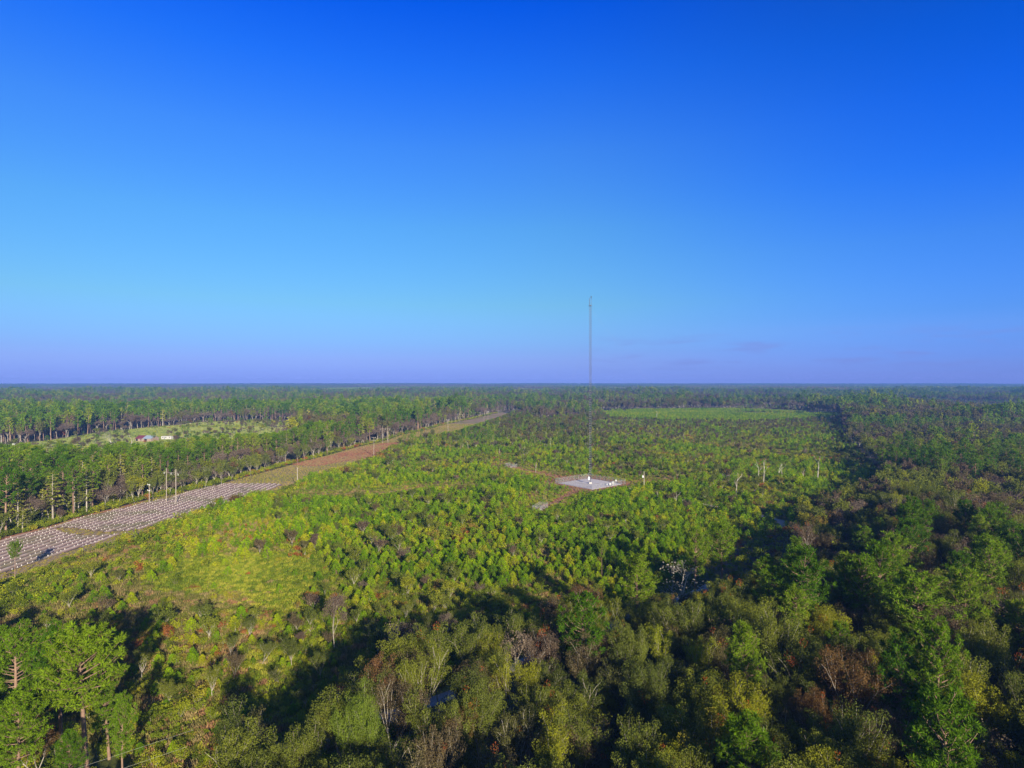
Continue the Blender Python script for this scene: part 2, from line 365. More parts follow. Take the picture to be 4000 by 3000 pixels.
def make_sapling(seed, H=3.2, lod=0):
    r = np.random.default_rng(seed); A = Acc(); A.tube([(0, 0, 0), (0, 0, H * .6), (r.normal(0, .05), 0, H * .96)], [.05, .035, .015], 4, 1, cap=False)
    P = [(0, 0, H * .97), (0, 0, H * .9)]; nw = (8, 5)[lod]
    for w in range(nw):
        u = w / (nw - 1); z = H * (.12 + .76 * u); L = (.95 * (1 - u) ** .8 + .18) * r.uniform(.85, 1.15); nb = 6 if lod == 0 else 4
        for j in range(nb):
            az = j * 6.28 / nb + w * .9 + r.uniform(-.3, .3); e = np.array([math.cos(az) * L, math.sin(az) * L, z + L * .55])
            if lod == 0: A.tube([(0, 0, z), tuple(e)], [.02, .008], 3, 1, cap=False)
            P.append(e); 
            if L > .5: P.append(np.array([0, 0, z]) + (e - np.array([0, 0, z])) * .6)
    P = np.array([np.array(p, float) for p in P])
    A.needles(P, (.40, .55)[lod], (.075, .16)[lod], r, (13, 6)[lod], 0, r.uniform(.1, .9, len(P)), up=1.3)
    return A
def make_shrub(seed, H=1.8, R=1.3, lod=0, n=900, size=.14):
    r = np.random.default_rng(seed); A = Acc()
    lob = [(np.array([r.normal(0, R * .4), r.normal(0, R * .4), H * r.uniform(.35, .8)]), R * r.uniform(.35, .6)) for _ in range(6)]
    if lod == 0:
        for c, _ in lob: A.tube([(0, 0, 0), tuple(c * np.array([.6, .6, .5])), tuple(c)], [.03, .02, .01], 3, 1, cap=False)
    for c, q in lob:
        k = int(n / 6) if lod == 0 else int(n / 22); b = blob(r, c, k, q, .9 * H / R * .7); b[:, 2] = np.abs(b[:, 2])
        A.leaves(b, size * (1, 2.2)[lod], r, 0, np.clip(r.uniform(.1, .9) + r.uniform(-.2, .2, k), 0, 1), up=.25)
    return A
def make_tuft(seed, n=26, h=.8, R=.8):
    r = np.random.default_rng(seed); A = Acc(); c = np.column_stack([r.normal(0, R * .5, n), r.normal(0, R * .5, n), np.zeros(n)])
    A.needles(c, h, .12, r, 3, 0, r.uniform(.1, .9, n), up=2.2)
    return A
def joined(T, C):
    J = Acc()
    for A, off in ((C, 0), (T, 1)):
        for v, t, (f, m) in zip(A.v, A.t, A.f): pass
    n = 0
    for A, off in ((C, 0), (T, 10)):
        J.v += A.v; J.t += A.t; J.f += [(f + n, m + off) for f, m in A.f]; n += A.n
    J.n = n
    return J
def proto(name, J, mats, remap):
    J.f = [(f, remap.get(m, m)) for f, m in J.f]
    return bpy.data.objects.new(name, J.mesh(name, mats))

# ------------------------------------------------------------------ scattering as one 'stuff' object
def scatter(name, protos, P, rot, scl, idx, label, cat):
    c = bpy.data.collections.new(name + '_kinds')
    for i, p in enumerate(protos): p.name = '%s_%02d' % (name, i); c.objects.link(p)
    me = bpy.data.meshes.new(name); me.vertices.add(len(P)); me.vertices.foreach_set('co', np.asarray(P, np.float32).ravel())
    for an, ty, dat in (('rot', 'FLOAT_VECTOR', rot), ('scl', 'FLOAT_VECTOR', scl), ('vi', 'INT', idx)):
        a = me.attributes.new(an, ty, 'POINT'); a.data.foreach_set('vector' if ty != 'INT' else 'value', np.asarray(dat, np.int32 if ty == 'INT' else np.float32).ravel())
    o = bpy.data.objects.new(name, me); COL.objects.link(o)
    ng = bpy.data.node_groups.new(name + '_spread', 'GeometryNodeTree')
    ng.interface.new_socket('Geometry', in_out='INPUT', socket_type='NodeSocketGeometry'); ng.interface.new_socket('Geometry', in_out='OUTPUT', socket_type='NodeSocketGeometry')
    N = ng.nodes; gi = N.new('NodeGroupInput'); go = N.new('NodeGroupOutput'); ip = N.new('GeometryNodeInstanceOnPoints'); ci = N.new('GeometryNodeCollectionInfo')
    ci.inputs['Collection'].default_value = c; ci.inputs['Separate Children'].default_value = True; ci.inputs['Reset Children'].default_value = True
    def attr(an, ty):
        a = N.new('GeometryNodeInputNamedAttribute'); a.data_type = ty; a.inputs['Name'].default_value = an
        return a.outputs['Attribute']
    ng.links.new(gi.outputs[0], ip.inputs['Points']); ng.links.new(ci.outputs[0], ip.inputs['Instance'])
    ip.inputs['Pick Instance'].default_value = True
    ng.links.new(attr('vi', 'INT'), ip.inputs['Instance Index'])
    e = N.new('FunctionNodeEulerToRotation'); ng.links.new(attr('rot', 'FLOAT_VECTOR'), e.inputs[0]); ng.links.new(e.outputs[0], ip.inputs['Rotation'])
    ng.links.new(attr('scl', 'FLOAT_VECTOR'), ip.inputs['Scale'])
    ng.links.new(ip.outputs[0], go.inputs[0])
    md = o.modifiers.new('spread', 'NODES'); md.node_group = ng
    tag(o, label, cat, None, 'stuff')
    return o
def rots(n, tilt=.04):
    r = np.zeros((n, 3)); r[:, 0] = rng.normal(0, tilt, n); r[:, 1] = rng.normal(0, tilt, n); r[:, 2] = rng.uniform(0, 6.28, n); return r
def grid(x0, x1, y0, y1, s, jit=.42):
    gx, gy = np.meshgrid(np.arange(x0, x1, s), np.arange(y0, y1, s)); gx = gx + (np.arange(gx.shape[0]) % 2)[:, None] * s / 2
    x = gx.ravel() + rng.uniform(-jit, jit, gx.size) * s; y = gy.ravel() + rng.uniform(-jit, jit, gx.size) * s
    return x, y
SIDE = .95
def keepview(x, y, m=45): return (np.abs(x) < np.maximum(y, 0) * SIDE + m)
def open_ground(x, y, road=2.2):
    """True where nothing woody grows: road, pad, corridor, field"""
    pad = (np.abs((x - TW[0]) * math.cos(PADROT) + (y - TW[1]) * math.sin(PADROT)) + np.abs(-(x - TW[0]) * math.sin(PADROT) + (y - TW[1]) * math.cos(PADROT))) < 23
    return pad | (np.minimum(segdist(x, y, ROAD), segdist(x, y, WOODROAD)) < road) | inside(x, y, WCOR)

# ------------------------------------------------------------------ camera, sun, sky, haze
cam = bpy.data.cameras.new('camera'); camo = bpy.data.objects.new('camera', cam); COL.objects.link(camo); sc.camera = camo
camo.location = (0, 0, CAMH); camo.rotation_euler = (math.radians(90) - (1500 - HY) / F, 0, 0)
cam.sensor_width = 36; cam.lens = 36 * F / 4000; cam.clip_start = .5; cam.clip_end = 80000
LD = Vector((-1078, 2310, -798)).normalized()
sun = bpy.data.lights.new('sun', 'SUN'); suno = bpy.data.objects.new('sun', sun); COL.objects.link(suno)
suno.rotation_euler = LD.to_track_quat('-Z', 'Y').to_euler(); sun.energy = 5.0; sun.angle = math.radians(.55); sun.color = (1, .90, .72)
SUN_EL = math.asin(-LD.z)
w = bpy.data.worlds.new('World'); sc.world = w; w.use_nodes = True; nt = w.node_tree; bg = nt.nodes['Background']
sky = nt.nodes.new('ShaderNodeTexSky'); sky.sky_type = 'NISHITA'; sky.sun_disc = False; sky.sun_elevation = SUN_EL; sky.sun_rotation = math.radians(155)
tc = nt.nodes.new('ShaderNodeTexCoord'); sx = nt.nodes.new('ShaderNodeSeparateXYZ'); nt.links.new(tc.outputs['Generated'], sx.inputs[0])
X_, Y_, Z_ = sx.outputs
cv = nt.nodes.new('ShaderNodeCombineXYZ'); nt.links.new(X_, cv.inputs[0]); nt.links.new(Y_, cv.inputs[1]); nt.links.new(math_n(nt, 'MAXIMUM', Z_, .003), cv.inputs[2]); nt.links.new(cv.outputs[0], sky.inputs['Vector'])
# tint of the sky by height above the horizon (positions are square roots of the sine of the elevation)
RA = [(0.0, (3.928, 4.266, 16.101)), (0.0548, (3.928, 4.266, 16.101)), (0.0592, (3.882, 4.225, 15.94)), (0.0632, (3.837, 4.186, 15.782)), (0.0671, (2.941, 3.296, 12.445)), (0.0707, (2.385, 2.741, 10.365)), (0.0775, (1.759, 2.115, 8.013)), (0.0837, (1.421, 1.775, 6.736)), (0.0922, (1.131, 1.473, 5.609)), (0.1, (0.963, 1.294, 4.938)), (0.1118, (0.803, 1.126, 4.245)), (0.1245, (0.691, 1.003, 3.733)), (0.1414, (0.604, 0.897, 3.25)), (0.1658, (0.542, 0.811, 2.735)), (0.1884, (0.505, 0.753, 2.375)), (0.2236, (0.45, 0.728, 1.982)), (0.253, (0.43, 0.752, 1.784)), (0.2828, (0.429, 0.787, 1.636)), (0.3564, (0.44, 0.90, 1.38)), (0.499, (0.37, 0.97, 1.66)), (0.6017, (0.26, 0.88, 2.1)), (0.679, (0.085, 0.7, 2.52)), (0.7321, (0.01, 0.54, 2.65)), (0.7874, (0.05, 0.4, 1.6)), (0.8944, (0.25, 0.38, 0.9))]
RB = [(0.0, (3.605, 3.034, 15.105)), (0.0548, (3.605, 3.034, 15.105)), (0.0592, (3.55, 3.006, 14.981)), (0.0632, (3.497, 2.978, 14.861)), (0.0671, (2.708, 2.46, 12.055)), (0.0707, (2.217, 2.134, 10.3)), (0.0775, (1.661, 1.76, 8.275)), (0.0837, (1.36, 1.551, 7.16)), (0.0922, (1.1, 1.359, 6.183)), (0.1, (0.947, 1.238, 5.587)), (0.1118, (0.791, 1.119, 4.973)), (0.1245, (0.679, 1.023, 4.496)), (0.1414, (0.584, 0.932, 4.027)), (0.1658, (0.492, 0.86, 3.569)), (0.1884, (0.426, 0.806, 3.237)), (0.2236, (0.383, 0.763, 2.78)), (0.253, (0.366, 0.768, 2.552)), (0.2828, (0.364, 0.775, 2.353)), (0.3146, (0.3, 0.75, 2.2)), (0.4438, (0.22, 0.76, 2.2)), (0.5367, (0.077, 0.66, 2.55)), (0.6107, (0.023, 0.59, 2.65)), (0.6648, (0.004, 0.54, 2.47)), (0.7874, (0.05, 0.4, 1.6)), (0.8944, (0.25, 0.38, 0.9))]
ZS = math_n(nt, 'SQRT', math_n(nt, 'MAXIMUM', Z_, 0), 0)
def sramp(st):
    r = ramp(nt, [(p, tuple(v / 32 for v in c)) for p, c in st]); nt.links.new(ZS, r.inputs[0]); return r.outputs[0]
hl = math_n(nt, 'SQRT', math_n(nt, 'ADD', math_n(nt, 'MULTIPLY', X_, X_), math_n(nt, 'MULTIPLY', Y_, Y_)), 0)
az = math_n(nt, 'DIVIDE', X_, hl)                                # sine of the azimuth, + to the right of the view
azf = nt.nodes.new('ShaderNodeMapRange'); azf.interpolation_type = 'SMOOTHSTEP'; nt.links.new(az, azf.inputs[0]); azf.inputs[1].default_value = .04; azf.inputs[2].default_value = .74
c1 = mixc(nt, azf.outputs[0], sramp(RA), sramp(RB))
back = nt.nodes.new('ShaderNodeMapRange'); nt.links.new(Y_, back.inputs[0]); back.inputs[1].default_value = .35; back.inputs[2].default_value = -.2
c2 = mixc(nt, back.outputs[0], c1, (.0125, .02, .0325))
sc4 = nt.nodes.new('ShaderNodeVectorMath'); sc4.operation = 'SCALE'; sc4.inputs['Scale'].default_value = 32; nt.links.new(c2, sc4.inputs[0])
mu = nt.nodes.new('ShaderNodeVectorMath'); mu.operation = 'MULTIPLY'; nt.links.new(sky.outputs[0], mu.inputs[0]); nt.links.new(sc4.outputs[0], mu.inputs[1])
# thin mauve cloud streaks low on the right
mpv = nt.nodes.new('ShaderNodeVectorMath'); mpv.operation = 'MULTIPLY'; mpv.inputs[1].default_value = (5, 5, 42); nt.links.new(tc.outputs['Generated'], mpv.inputs[0])
cn = nt.nodes.new('ShaderNodeTexNoise'); cn.inputs['Scale'].default_value = 1.7; cn.inputs['Detail'].default_value = 7; cn.inputs['Roughness'].default_value = .6; nt.links.new(mpv.outputs[0], cn.inputs['Vector'])
cr = ramp(nt, [(.50, (0, 0, 0)), (.64, (1, 1, 1))]); nt.links.new(cn.outputs[0], cr.inputs[0])
band = ramp(nt, [(.012, (0, 0, 0)), (.03, (1, 1, 1)), (.06, (.9, .9, .9)), (.085, (0, 0, 0))]); nt.links.new(Z_, band.inputs[0])
side = nt.nodes.new('ShaderNodeMapRange'); side.interpolation_type = 'SMOOTHSTEP'; nt.links.new(az, side.inputs[0]); side.inputs[1].default_value = .08; side.inputs[2].default_value = .24
cf = math_n(nt, 'MULTIPLY', math_n(nt, 'MULTIPLY', cr.outputs[0], band.outputs[0]), math_n(nt, 'MULTIPLY', side.outputs[0], .42))
cc = mixc(nt, cf, mu.outputs[0], (2.3, 2.7, 7.2))
nt.links.new(cc, bg.inputs[0]); bg.inputs[1].default_value = .06

hz = bpy.data.materials.new('haze_air'); hz.use_nodes = True; hn = hz.node_tree; hn.nodes.remove(hn.nodes['Principled BSDF'])
pv = hn.nodes.new('ShaderNodeVolumePrincipled'); pv.inputs['Color'].default_value = (.14, .32, .82, 1); pv.inputs['Density'].default_value = 2.1e-4; pv.inputs['Anisotropy'].default_value = 0
hn.links.new(pv.outputs[0], hn.nodes['Material Output'].inputs['Volume'])
A = Acc(); A.tube([(0, 0, -1), (0, 0, 97)], [12000, 12000], 96); o = A.obj('haze', hz); tag(o, None, None, None, 'stuff')

# ------------------------------------------------------------------ ground sheets
def sheet(name, pts, z, m, kind='structure'):
    me = bpy.data.meshes.new(name); me.from_pydata([(x, y, z) for x, y in pts], [], [list(range(len(pts)))])
    from mathutils.geometry import tessellate_polygon
    t = tessellate_polygon([[Vector((x, y, 0)) for x, y in pts]])
    me = bpy.data.meshes.new(name); me.from_pydata([(x, y, z) for x, y in pts], [], [tuple(f) for f in t]); me.update()
    for p in me.polygons:
        if p.normal.z < 0: p.flip()
    me.materials.append(m); o = bpy.data.objects.new(name, me); COL.objects.link(o)
    if kind: o['kind'] = kind
    return o
def strip_pts(pts, wd, wob=.25, step=6.0):
    P = [Vector(p) for p in pts]; out = []
    for a, b in zip(P[:-1], P[1:]):
        n = max(1, int((b - a).length / step))
        for i in range(n): out.append(a.lerp(b, i / n))
    out.append(P[-1]); L = []; R = []
    for i, p in enumerate(out):
        d = (out[min(i + 1, len(out) - 1)] - out[max(i - 1, 0)]).normalized(); nrm = Vector((-d.y, d.x)); k = wd / 2
        L.append(p + nrm * (k + random.uniform(-wob, wob))); R.append(p - nrm * (k + random.uniform(-wob, wob)))
    return [tuple(q) for q in L] + [tuple(q) for q in R[::-1]]
G_floor = ground_mat('ground_soil_and_litter', [(.3, (.06, .075, .015)), (.5, (.10, .115, .022)), (.7, (.15, .12, .045))], .045, [(.3, (.10, .07, .035)), (.6, (.17, .12, .07))], .02, fine=.8)
G_row = ground_mat('mown_grass', [(.3, (.20, .20, .045)), (.5, (.28, .235, .085)), (.68, (.33, .25, .13))], .05, [(.3, (.33, .22, .13)), (.6, (.40, .27, .17))], .035, fine=.9, amp=.3)
G_red = ground_mat('russet_grass', [(.3, (.33, .15, .09)), (.5, (.36, .19, .13)), (.7, (.30, .24, .11))], .09, fine=.9, amp=.35)
G_field = ground_mat('pale_pasture', [(.3, (.18, .24, .05)), (.5, (.27, .31, .08)), (.7, (.36, .35, .13))], .02, fine=.35, stretch=(1, .35, 1), amp=.25)
G_sand = ground_mat('sandy_track', [(.3, (.38, .31, .27)), (.6, (.52, .44, .39))], .4, fine=3, amp=.2)
G_gravel = ground_mat('pale_gravel', [(.3, (.55, .49, .47)), (.6, (.64, .58, .56))], .25, fine=4, amp=.15)
G_clay = ground_mat('red_clay', [(.3, (.40, .16, .09)), (.6, (.50, .24, .15))], .3, fine=2)
gr = bpy.data.meshes.new('ground'); gr.from_pydata([(11900 * math.sin(k * math.pi / 48), 11900 * math.cos(k * math.pi / 48), 0) for k in range(96)][::-1], [], [tuple(range(96))]); gr.materials.append(G_floor)
go_ = bpy.data.objects.new('ground', gr); COL.objects.link(go_); go_['kind'] = 'structure'
sheet('mown_corridor', WCOR, .02, G_row)
RED = [(1120, 1800), (1226, 1797), (1407, 1750), (1497, 1732), (1560, 1728), (1540, 1745), (1500, 1765), (1460, 1785), (1330, 1805), (1240, 1822), (1150, 1818)]
sheet('russet_grass_patch', W(RED), .04, G_red)
CLAYL = [(-260, 2160), (0, 2104), (226, 2047), (316, 2016), (452, 1985), (560, 1957), (560, 1962), (452, 1994), (316, 2026), (226, 2058), (0, 2116), (-260, 2176)]
sheet('clay_margin', W(CLAYL), .06, G_clay)
sheet('pasture', WFIELD, .02, G_field)
CG = ground_mat('clearing_grass', [(.3, (.15, .19, .02)), (.5, (.23, .24, .03)), (.7, (.30, .24, .09))], .06, [(.3, (.24, .17, .07)), (.6, (.33, .26, .12))], .03, fine=1.5, amp=.4)
sheet('clearing_floor', WCLEAR, .01, CG)
sheet('woodland_track', strip_pts(WOODROAD, 3.0, .5), .05, G_sand)
rd = sheet('sandy_road', strip_pts(ROAD, 3.4, .5), .05, G_sand)
sheet('trodden_trail', strip_pts(TRAIL, 5.5, .9, 9), .02, G_row)
k = 0
for a, b in PATHS:
    nm = 'brown_grass_path'; b2 = (b[0] + (b[0] - a[0]) * .08, b[1] + (b[1] - a[1]) * .08)
    sheet(nm, strip_pts([a, b2], 6.5, .9), .02 + .005 * k, G_red); k += 1
def diamond(r, z=0):
    c, s = math.cos(PADROT), math.sin(PADROT)
    return [(TW[0] + r * (c * a - s * b), TW[1] + r * (s * a + c * b)) for a, b in ((1, 0), (0, 1), (-1, 0), (0, -1))]
sheet('brown_grass_verge', diamond(21.5), .06, G_red)
A = Acc(); q = diamond(15.8); A.add([(x, y, .0) for x, y in q] + [(x, y, .14) for x, y in q], [(4, 5, 6, 7), (0, 1, 5, 4), (1, 2, 6, 5), (2, 3, 7, 6), (3, 0, 4, 7)])
o = A.obj('gravel_pad', G_gravel); o['kind'] = 'structure'
SPOT = gp(922, 2290)

# planted plot: ridged beds running away from the camera
px0, px1 = WPLOT[:, 0].min(), WPLOT[:, 0].max(); py0, py1 = WPLOT[:, 1].min(), WPLOT[:, 1].max()
SP = 2.75
pm = mat('bedded_soil', rough=.95); nt = pm.node_tree; b_ = nt.nodes['Principled BSDF']
g_ = nt.nodes.new('ShaderNodeNewGeometry'); sp_ = nt.nodes.new('ShaderNodeSeparateXYZ'); nt.links.new(g_.outputs['Position'], sp_.inputs[0])
n1 = noise(nt, .5, 5); n2 = noise(nt, .07, 6)
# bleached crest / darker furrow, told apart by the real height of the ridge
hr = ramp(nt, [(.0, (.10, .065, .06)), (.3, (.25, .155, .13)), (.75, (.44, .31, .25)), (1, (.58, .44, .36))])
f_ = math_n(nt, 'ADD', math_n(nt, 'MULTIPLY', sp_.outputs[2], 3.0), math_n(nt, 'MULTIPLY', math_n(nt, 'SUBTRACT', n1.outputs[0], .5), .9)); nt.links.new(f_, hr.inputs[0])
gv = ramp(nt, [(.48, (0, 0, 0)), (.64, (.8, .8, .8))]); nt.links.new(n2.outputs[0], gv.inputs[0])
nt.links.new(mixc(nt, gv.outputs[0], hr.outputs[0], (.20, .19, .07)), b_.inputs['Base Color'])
V = []; Fc = []; nx = int((px1 - px0) / .25) + 1; ny = int((py1 - py0) / 2) + 1
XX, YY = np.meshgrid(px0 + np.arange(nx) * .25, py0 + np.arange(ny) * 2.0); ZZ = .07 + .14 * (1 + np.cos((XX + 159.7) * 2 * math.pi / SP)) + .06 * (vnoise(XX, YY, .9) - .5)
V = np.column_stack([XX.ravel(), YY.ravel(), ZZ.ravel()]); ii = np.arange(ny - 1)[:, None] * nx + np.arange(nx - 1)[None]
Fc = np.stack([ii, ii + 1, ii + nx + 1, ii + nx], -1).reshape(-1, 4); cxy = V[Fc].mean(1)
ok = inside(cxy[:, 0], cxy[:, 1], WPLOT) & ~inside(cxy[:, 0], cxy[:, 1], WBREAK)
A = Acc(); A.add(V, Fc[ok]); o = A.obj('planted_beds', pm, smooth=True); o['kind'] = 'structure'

# ------------------------------------------------------------------ prototypes
def pair(mk, seeds, crown, bark, **kw):
    out = []
    for s in seeds:
        T, C = mk(s, **kw); out.append((T.mesh('trunk', [bark], True), C.mesh('crown', [crown, M['twig']])))
    return out
def jprotos(mk, seeds, crown, bark, **kw):
    out = []
    for s in seeds:
        T, C = mk(s, **kw); J = joined(T, C); out.append(proto('p', J, [crown, bark, M['twig']], {10: 1, 0: 0, 1: 2}))
    return out
KINDS = {}
KINDS['pine'] = dict(hi=pair(make_pine, (11, 12, 13, 14, 15), M['pine'], M['pinebark'], H=17, base=.42), mid=pair(make_pine, (21, 22, 23, 24), M['pine'], M['pinebark'], H=17, lod=1, base=.45),
                     j1=jprotos(make_pine, (31, 32, 33), M['pine'], M['pinebark'], H=17, lod=1, base=.45), j2=jprotos(make_pine, (41, 42, 43), M['pine'], M['pinebark'], H=17, lod=2, base=.4), H=17)
KINDS['pine']['hi'] += pair(make_pine, (18,), M['pine'], M['pinebark'], H=17, base=.64, R=6.5) + pair(make_pine, (11,), M['pine'], M['pinebark'], H=17, base=.52, R=5.4)
KINDS['pine']['j0'] = jprotos(make_pine, (35, 36), M['pine'], M['pinebark'], H=17, base=.42)
KINDS['broad'] = dict(j0=jprotos(make_broad, (75, 76, 77), M['broad'], M['greybark'], H=13, size=.17, dens=2.5),
                      hi=pair(make_broad, (51, 52, 53, 54, 55, 56), M['broad'], M['greybark'], H=13, orange=.006, size=.16, dens=2.3) + pair(make_broad, (57, 58), M['broad'], M['greybark'], H=13, stems=3, orange=.006, size=.16, dens=4.0),
                      mid=pair(make_broad, (61, 62), M['broad'], M['greybark'], H=13, lod=1) + pair(make_broad, (63, 64), M['dull'], M['greybark'], H=13, lod=1),
                      j1=jprotos(make_broad, (71, 72, 73, 74), M['broad'], M['greybark'], H=13, lod=1), j2=jprotos(make_broad, (81,), M['broad'], M['greybark'], H=13, lod=2) + jprotos(make_broad, (82, 83), M['dull'], M['greybark'], H=13, lod=2), H=13)
KINDS['cypress'] = dict(hi=pair(make_conifer_tiered, (91, 92), M['cypress'], M['greybark'], H=14), mid=pair(make_conifer_tiered, (93, 94), M['cypress'], M['greybark'], H=14, lod=1),
                        j1=jprotos(make_conifer_tiered, (95, 96), M['cypress'], M['greybark'], H=14, lod=1), j2=jprotos(make_conifer_tiered, (97, 98), M['cypress'], M['greybark'], H=14, lod=2), H=14)
bareC = lambda seeds, **k: [(T.mesh('trunk', [k.get('mt', M['deadwood'])], True), C.mesh('branches', [k.get('mt', M['deadwood']), M['twig']])) for T, C in (make_bare(s, **{q: v for q, v in k.items() if q != 'mt'}) for s in seeds)]
KINDS['bare'] = dict(hi=bareC((101, 102, 103), H=11, mt=M['greybark']), mid=bareC((104, 105), H=11, mt=M['greybark']), j1=jprotos(make_bare, (106, 107), M['greybark'], M['greybark'], H=11), H=11)
KINDS['bare']['j2'] = KINDS['bare']['j1']
KINDS['oak'] = dict(hi=[(T.mesh('trunk', [M['deadwood']], True), C.mesh('crown', [M['deadwood'], M['lichen']])) for T, C in (make_bare(s, H=11, lf=3, fat=2.0) for s in (101, 108))], H=11)
KINDS['snag'] = dict(hi=bareC((111, 112, 113, 114), H=10, snag=True, fat=1.35), H=10)

# ------------------------------------------------------------------ where the tall trees stand
def zone(x, y):
    u, v = proj(x, y)
    cl = inside(x, y, WCLEAR)
    z = np.full(x.shape, 'far', dtype='<U8')
    left = x < np.interp(y, [150, 189, 330, 470, 943, 3000], [-170, -163, -150, -113, -21, 300])
    z[(y < 640)] = 'right'; z[(y < 125)] = 'front'
    z[(y < 110) & (u < 640)] = 'pines'; z[left & (y < 800) & (y > 150)] = 'strip'; z[left & (y >= 480)] = 'farleft'
    z[(y >= 640) & ~left] = 'far'; z[y > 950] = 'far'; z[cl] = 'clear'
    return z
class Pop:
    def __init__(s): s.x = []; s.y = []; s.h = []; s.w = []; s.z = []
    def add(s, x, y, h, w, z): s.x.append(x); s.y.append(y); s.h.append(h); s.w.append(w); s.z.append(z)
    def done(s):
        for k in ('x', 'y', 'h', 'w', 'z'): setattr(s, k, np.concatenate(getattr(s, k)))
POP = {k: Pop() for k in ('pine', 'broad', 'cypress', 'bare')}
HERO = []     # kind, u of crown, v of top, height, width scale, label, lean
def hero(kind, u, vt, h, wd, label, mesh=None, colour=None): HERO.append((kind, u, vt, h, wd, label, mesh, colour))
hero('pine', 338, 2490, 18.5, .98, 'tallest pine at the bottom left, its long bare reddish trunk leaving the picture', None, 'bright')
hero('pine', 235, 2472, 17, .85, 'green pine close behind and left of the tall bare-trunked pine')
hero('pine', 45, 2478, 17, .95, 'pine with open slanting limbs at the left edge of the picture')
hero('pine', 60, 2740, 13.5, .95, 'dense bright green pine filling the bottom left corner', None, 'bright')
hero('pine', 480, 2735, 12, .6, 'slender yellowish pine right of the tall bare-trunked pine')
hero('pine', 262, 2880, 10, .75, 'small bushy pine at the bottom edge between the two biggest left pines')
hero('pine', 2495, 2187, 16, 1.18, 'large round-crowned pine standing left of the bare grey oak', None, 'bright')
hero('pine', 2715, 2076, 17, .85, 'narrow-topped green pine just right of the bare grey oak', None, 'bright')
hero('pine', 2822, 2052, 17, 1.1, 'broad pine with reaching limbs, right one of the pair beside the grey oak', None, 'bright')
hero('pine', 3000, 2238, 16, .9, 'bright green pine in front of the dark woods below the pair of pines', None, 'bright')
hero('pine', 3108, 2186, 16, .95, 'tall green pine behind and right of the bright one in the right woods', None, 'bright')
hero('pine', 3620, 2275, 19, 1.35, 'widest dark pine with grey stubs in the lower right woods')
hero('pine', 3485, 2108, 18, 1.2, 'dark green pine directly behind the widest pine of the right woods')
hero('pine', 3870, 2138, 17, 1.2, 'tall tapering pine near the right edge of the picture')
hero('pine', 3275, 2450, 12, .8, 'low bright green pine among brown trees in the lower right woods')
hero('pine', 3990, 2370, 15, .8, 'small yellowish pine cut by the right edge of the picture')
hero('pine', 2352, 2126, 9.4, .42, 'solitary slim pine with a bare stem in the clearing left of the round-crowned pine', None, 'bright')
hero('pine', 55, 2131, 9.2, .5, 'solitary lopsided pine beside the planted rows at the left edge')
hero('oak', 2635, 2165, 13.5, 1.6, 'leafless pale grey oak between the round pine and the pair of pines')
hero('broad', 2638, 2432, 13.5, .8, 'yellow-green leafy tree in the middle of the foreground woods', None, 'gold')
hero('broad', 2765, 2480, 12.5, .7, 'second yellow-green tree, right of the larger yellow-green one', None, 'gold')
hero('broad', 1410, 2652, 15, .5, 'fresh light green young tree on several tall bare stems', 7, 'fresh')
hero('broad', 1462, 2528, 13, .75, 'reddish-brown withered tree behind the light green young tree', None, 'rust')
hero('broad', 3350, 2480, 13, .95, 'grey-brown tree below the widest pine of the right woods')
hero('broad', 3450, 2725, 12, .8, 'dull green tree standing alone in the dark lower right corner')
hero('broad', 3560, 2800, 11, .8, 'olive tree right of the lone dull green one in the lower right corner')
hero('broad', 1560, 2440, 14, .9, 'slender grey-green tree with pale limbs above the foreground woods')
hero('broad', 280, 1612, 21, 1.1, 'big round brownish tree behind the pasture', None, 'mauve')
hero('oak', 434, 1680, 12, 1.2, 'wide leafless grey tree standing in the pasture left of the barn')
hero('snag', 511, 1694, 13, 1.2, 'broken pale trunk just left of the red and blue roofed barn')
hero('bare', 1305, 2290, 12, .7, 'bare pale tree with upright limbs in the near clearing')
hero('bare', 1610, 2330, 13, .9, 'ragged half-bare tree with white trunk at the edge of the foreground shade')
hero('pine', 600, 1691, 7, 1.3, 'dark green bushy tree hiding the right end of the barn')
hero('bare', 665, 1668, 10, 1.1, 'brown leafless tree behind the white trailer home')
hero('pine', 715, 1664, 11, .9, 'lone green pine standing in the pasture right of the trailer home')
SN = [(2092, 1800, 1852, 'forked pale dead trunk left of the lattice tower'), (2151, 1712, 1752, 'pale dead trunk standing far behind and left of the tower foot'), (2047, 1743, 1780, 'short reddish dead trunk far left of the tower'),
      (2642, 1918, 1988, 'single straight pale dead trunk right of the tower compound'), (2877, 1843, 1947, 'tall white forked dead tree above the sandy road'), (2570, 1920, 1956, 'small grey dead tree between the tower compound and the straight dead trunk'),
      (2963, 1802, 1880, 'leaning white dead trunk beyond the forked dead tree'), (2982, 1798, 1897, 'second white dead trunk beyond the forked dead tree'), (3041, 1807, 1880, 'curved white dead trunk in the right of the clearing'),
      (3056, 1807, 1884, 'straight white dead trunk beside the curved one'), (3140, 1829, 1880, 'spreading pale dead tree in the right of the clearing'), (3194, 1780, 1888, 'tallest thin white dead trunk at the right of the clearing'),
      (1828, 1718, 1762, 'pale dead trunk among the small pines beyond the russet grass'), (2565, 1600, 1640, 'thin pale dead trunk at the edge of the bright green plantation'), (1950, 1745, 1775, 'grey dead trunk in the back of the clearing')]
for u, vt, vb, lb in SN:
    Y = CAMH * F / (vb - HY); h = CAMH - (vt - HY) * Y / F; HERO.append(('snag', u, vt, h, 1.0, lb, None, None))
HX = []; 
for kd, u, vt, h, wd, lb, ms, co in HERO:
    Y = (CAMH - h) * F / (vt - HY); HX.append((Y * (u - 2000) / F, Y))
HX = np.array(HX)

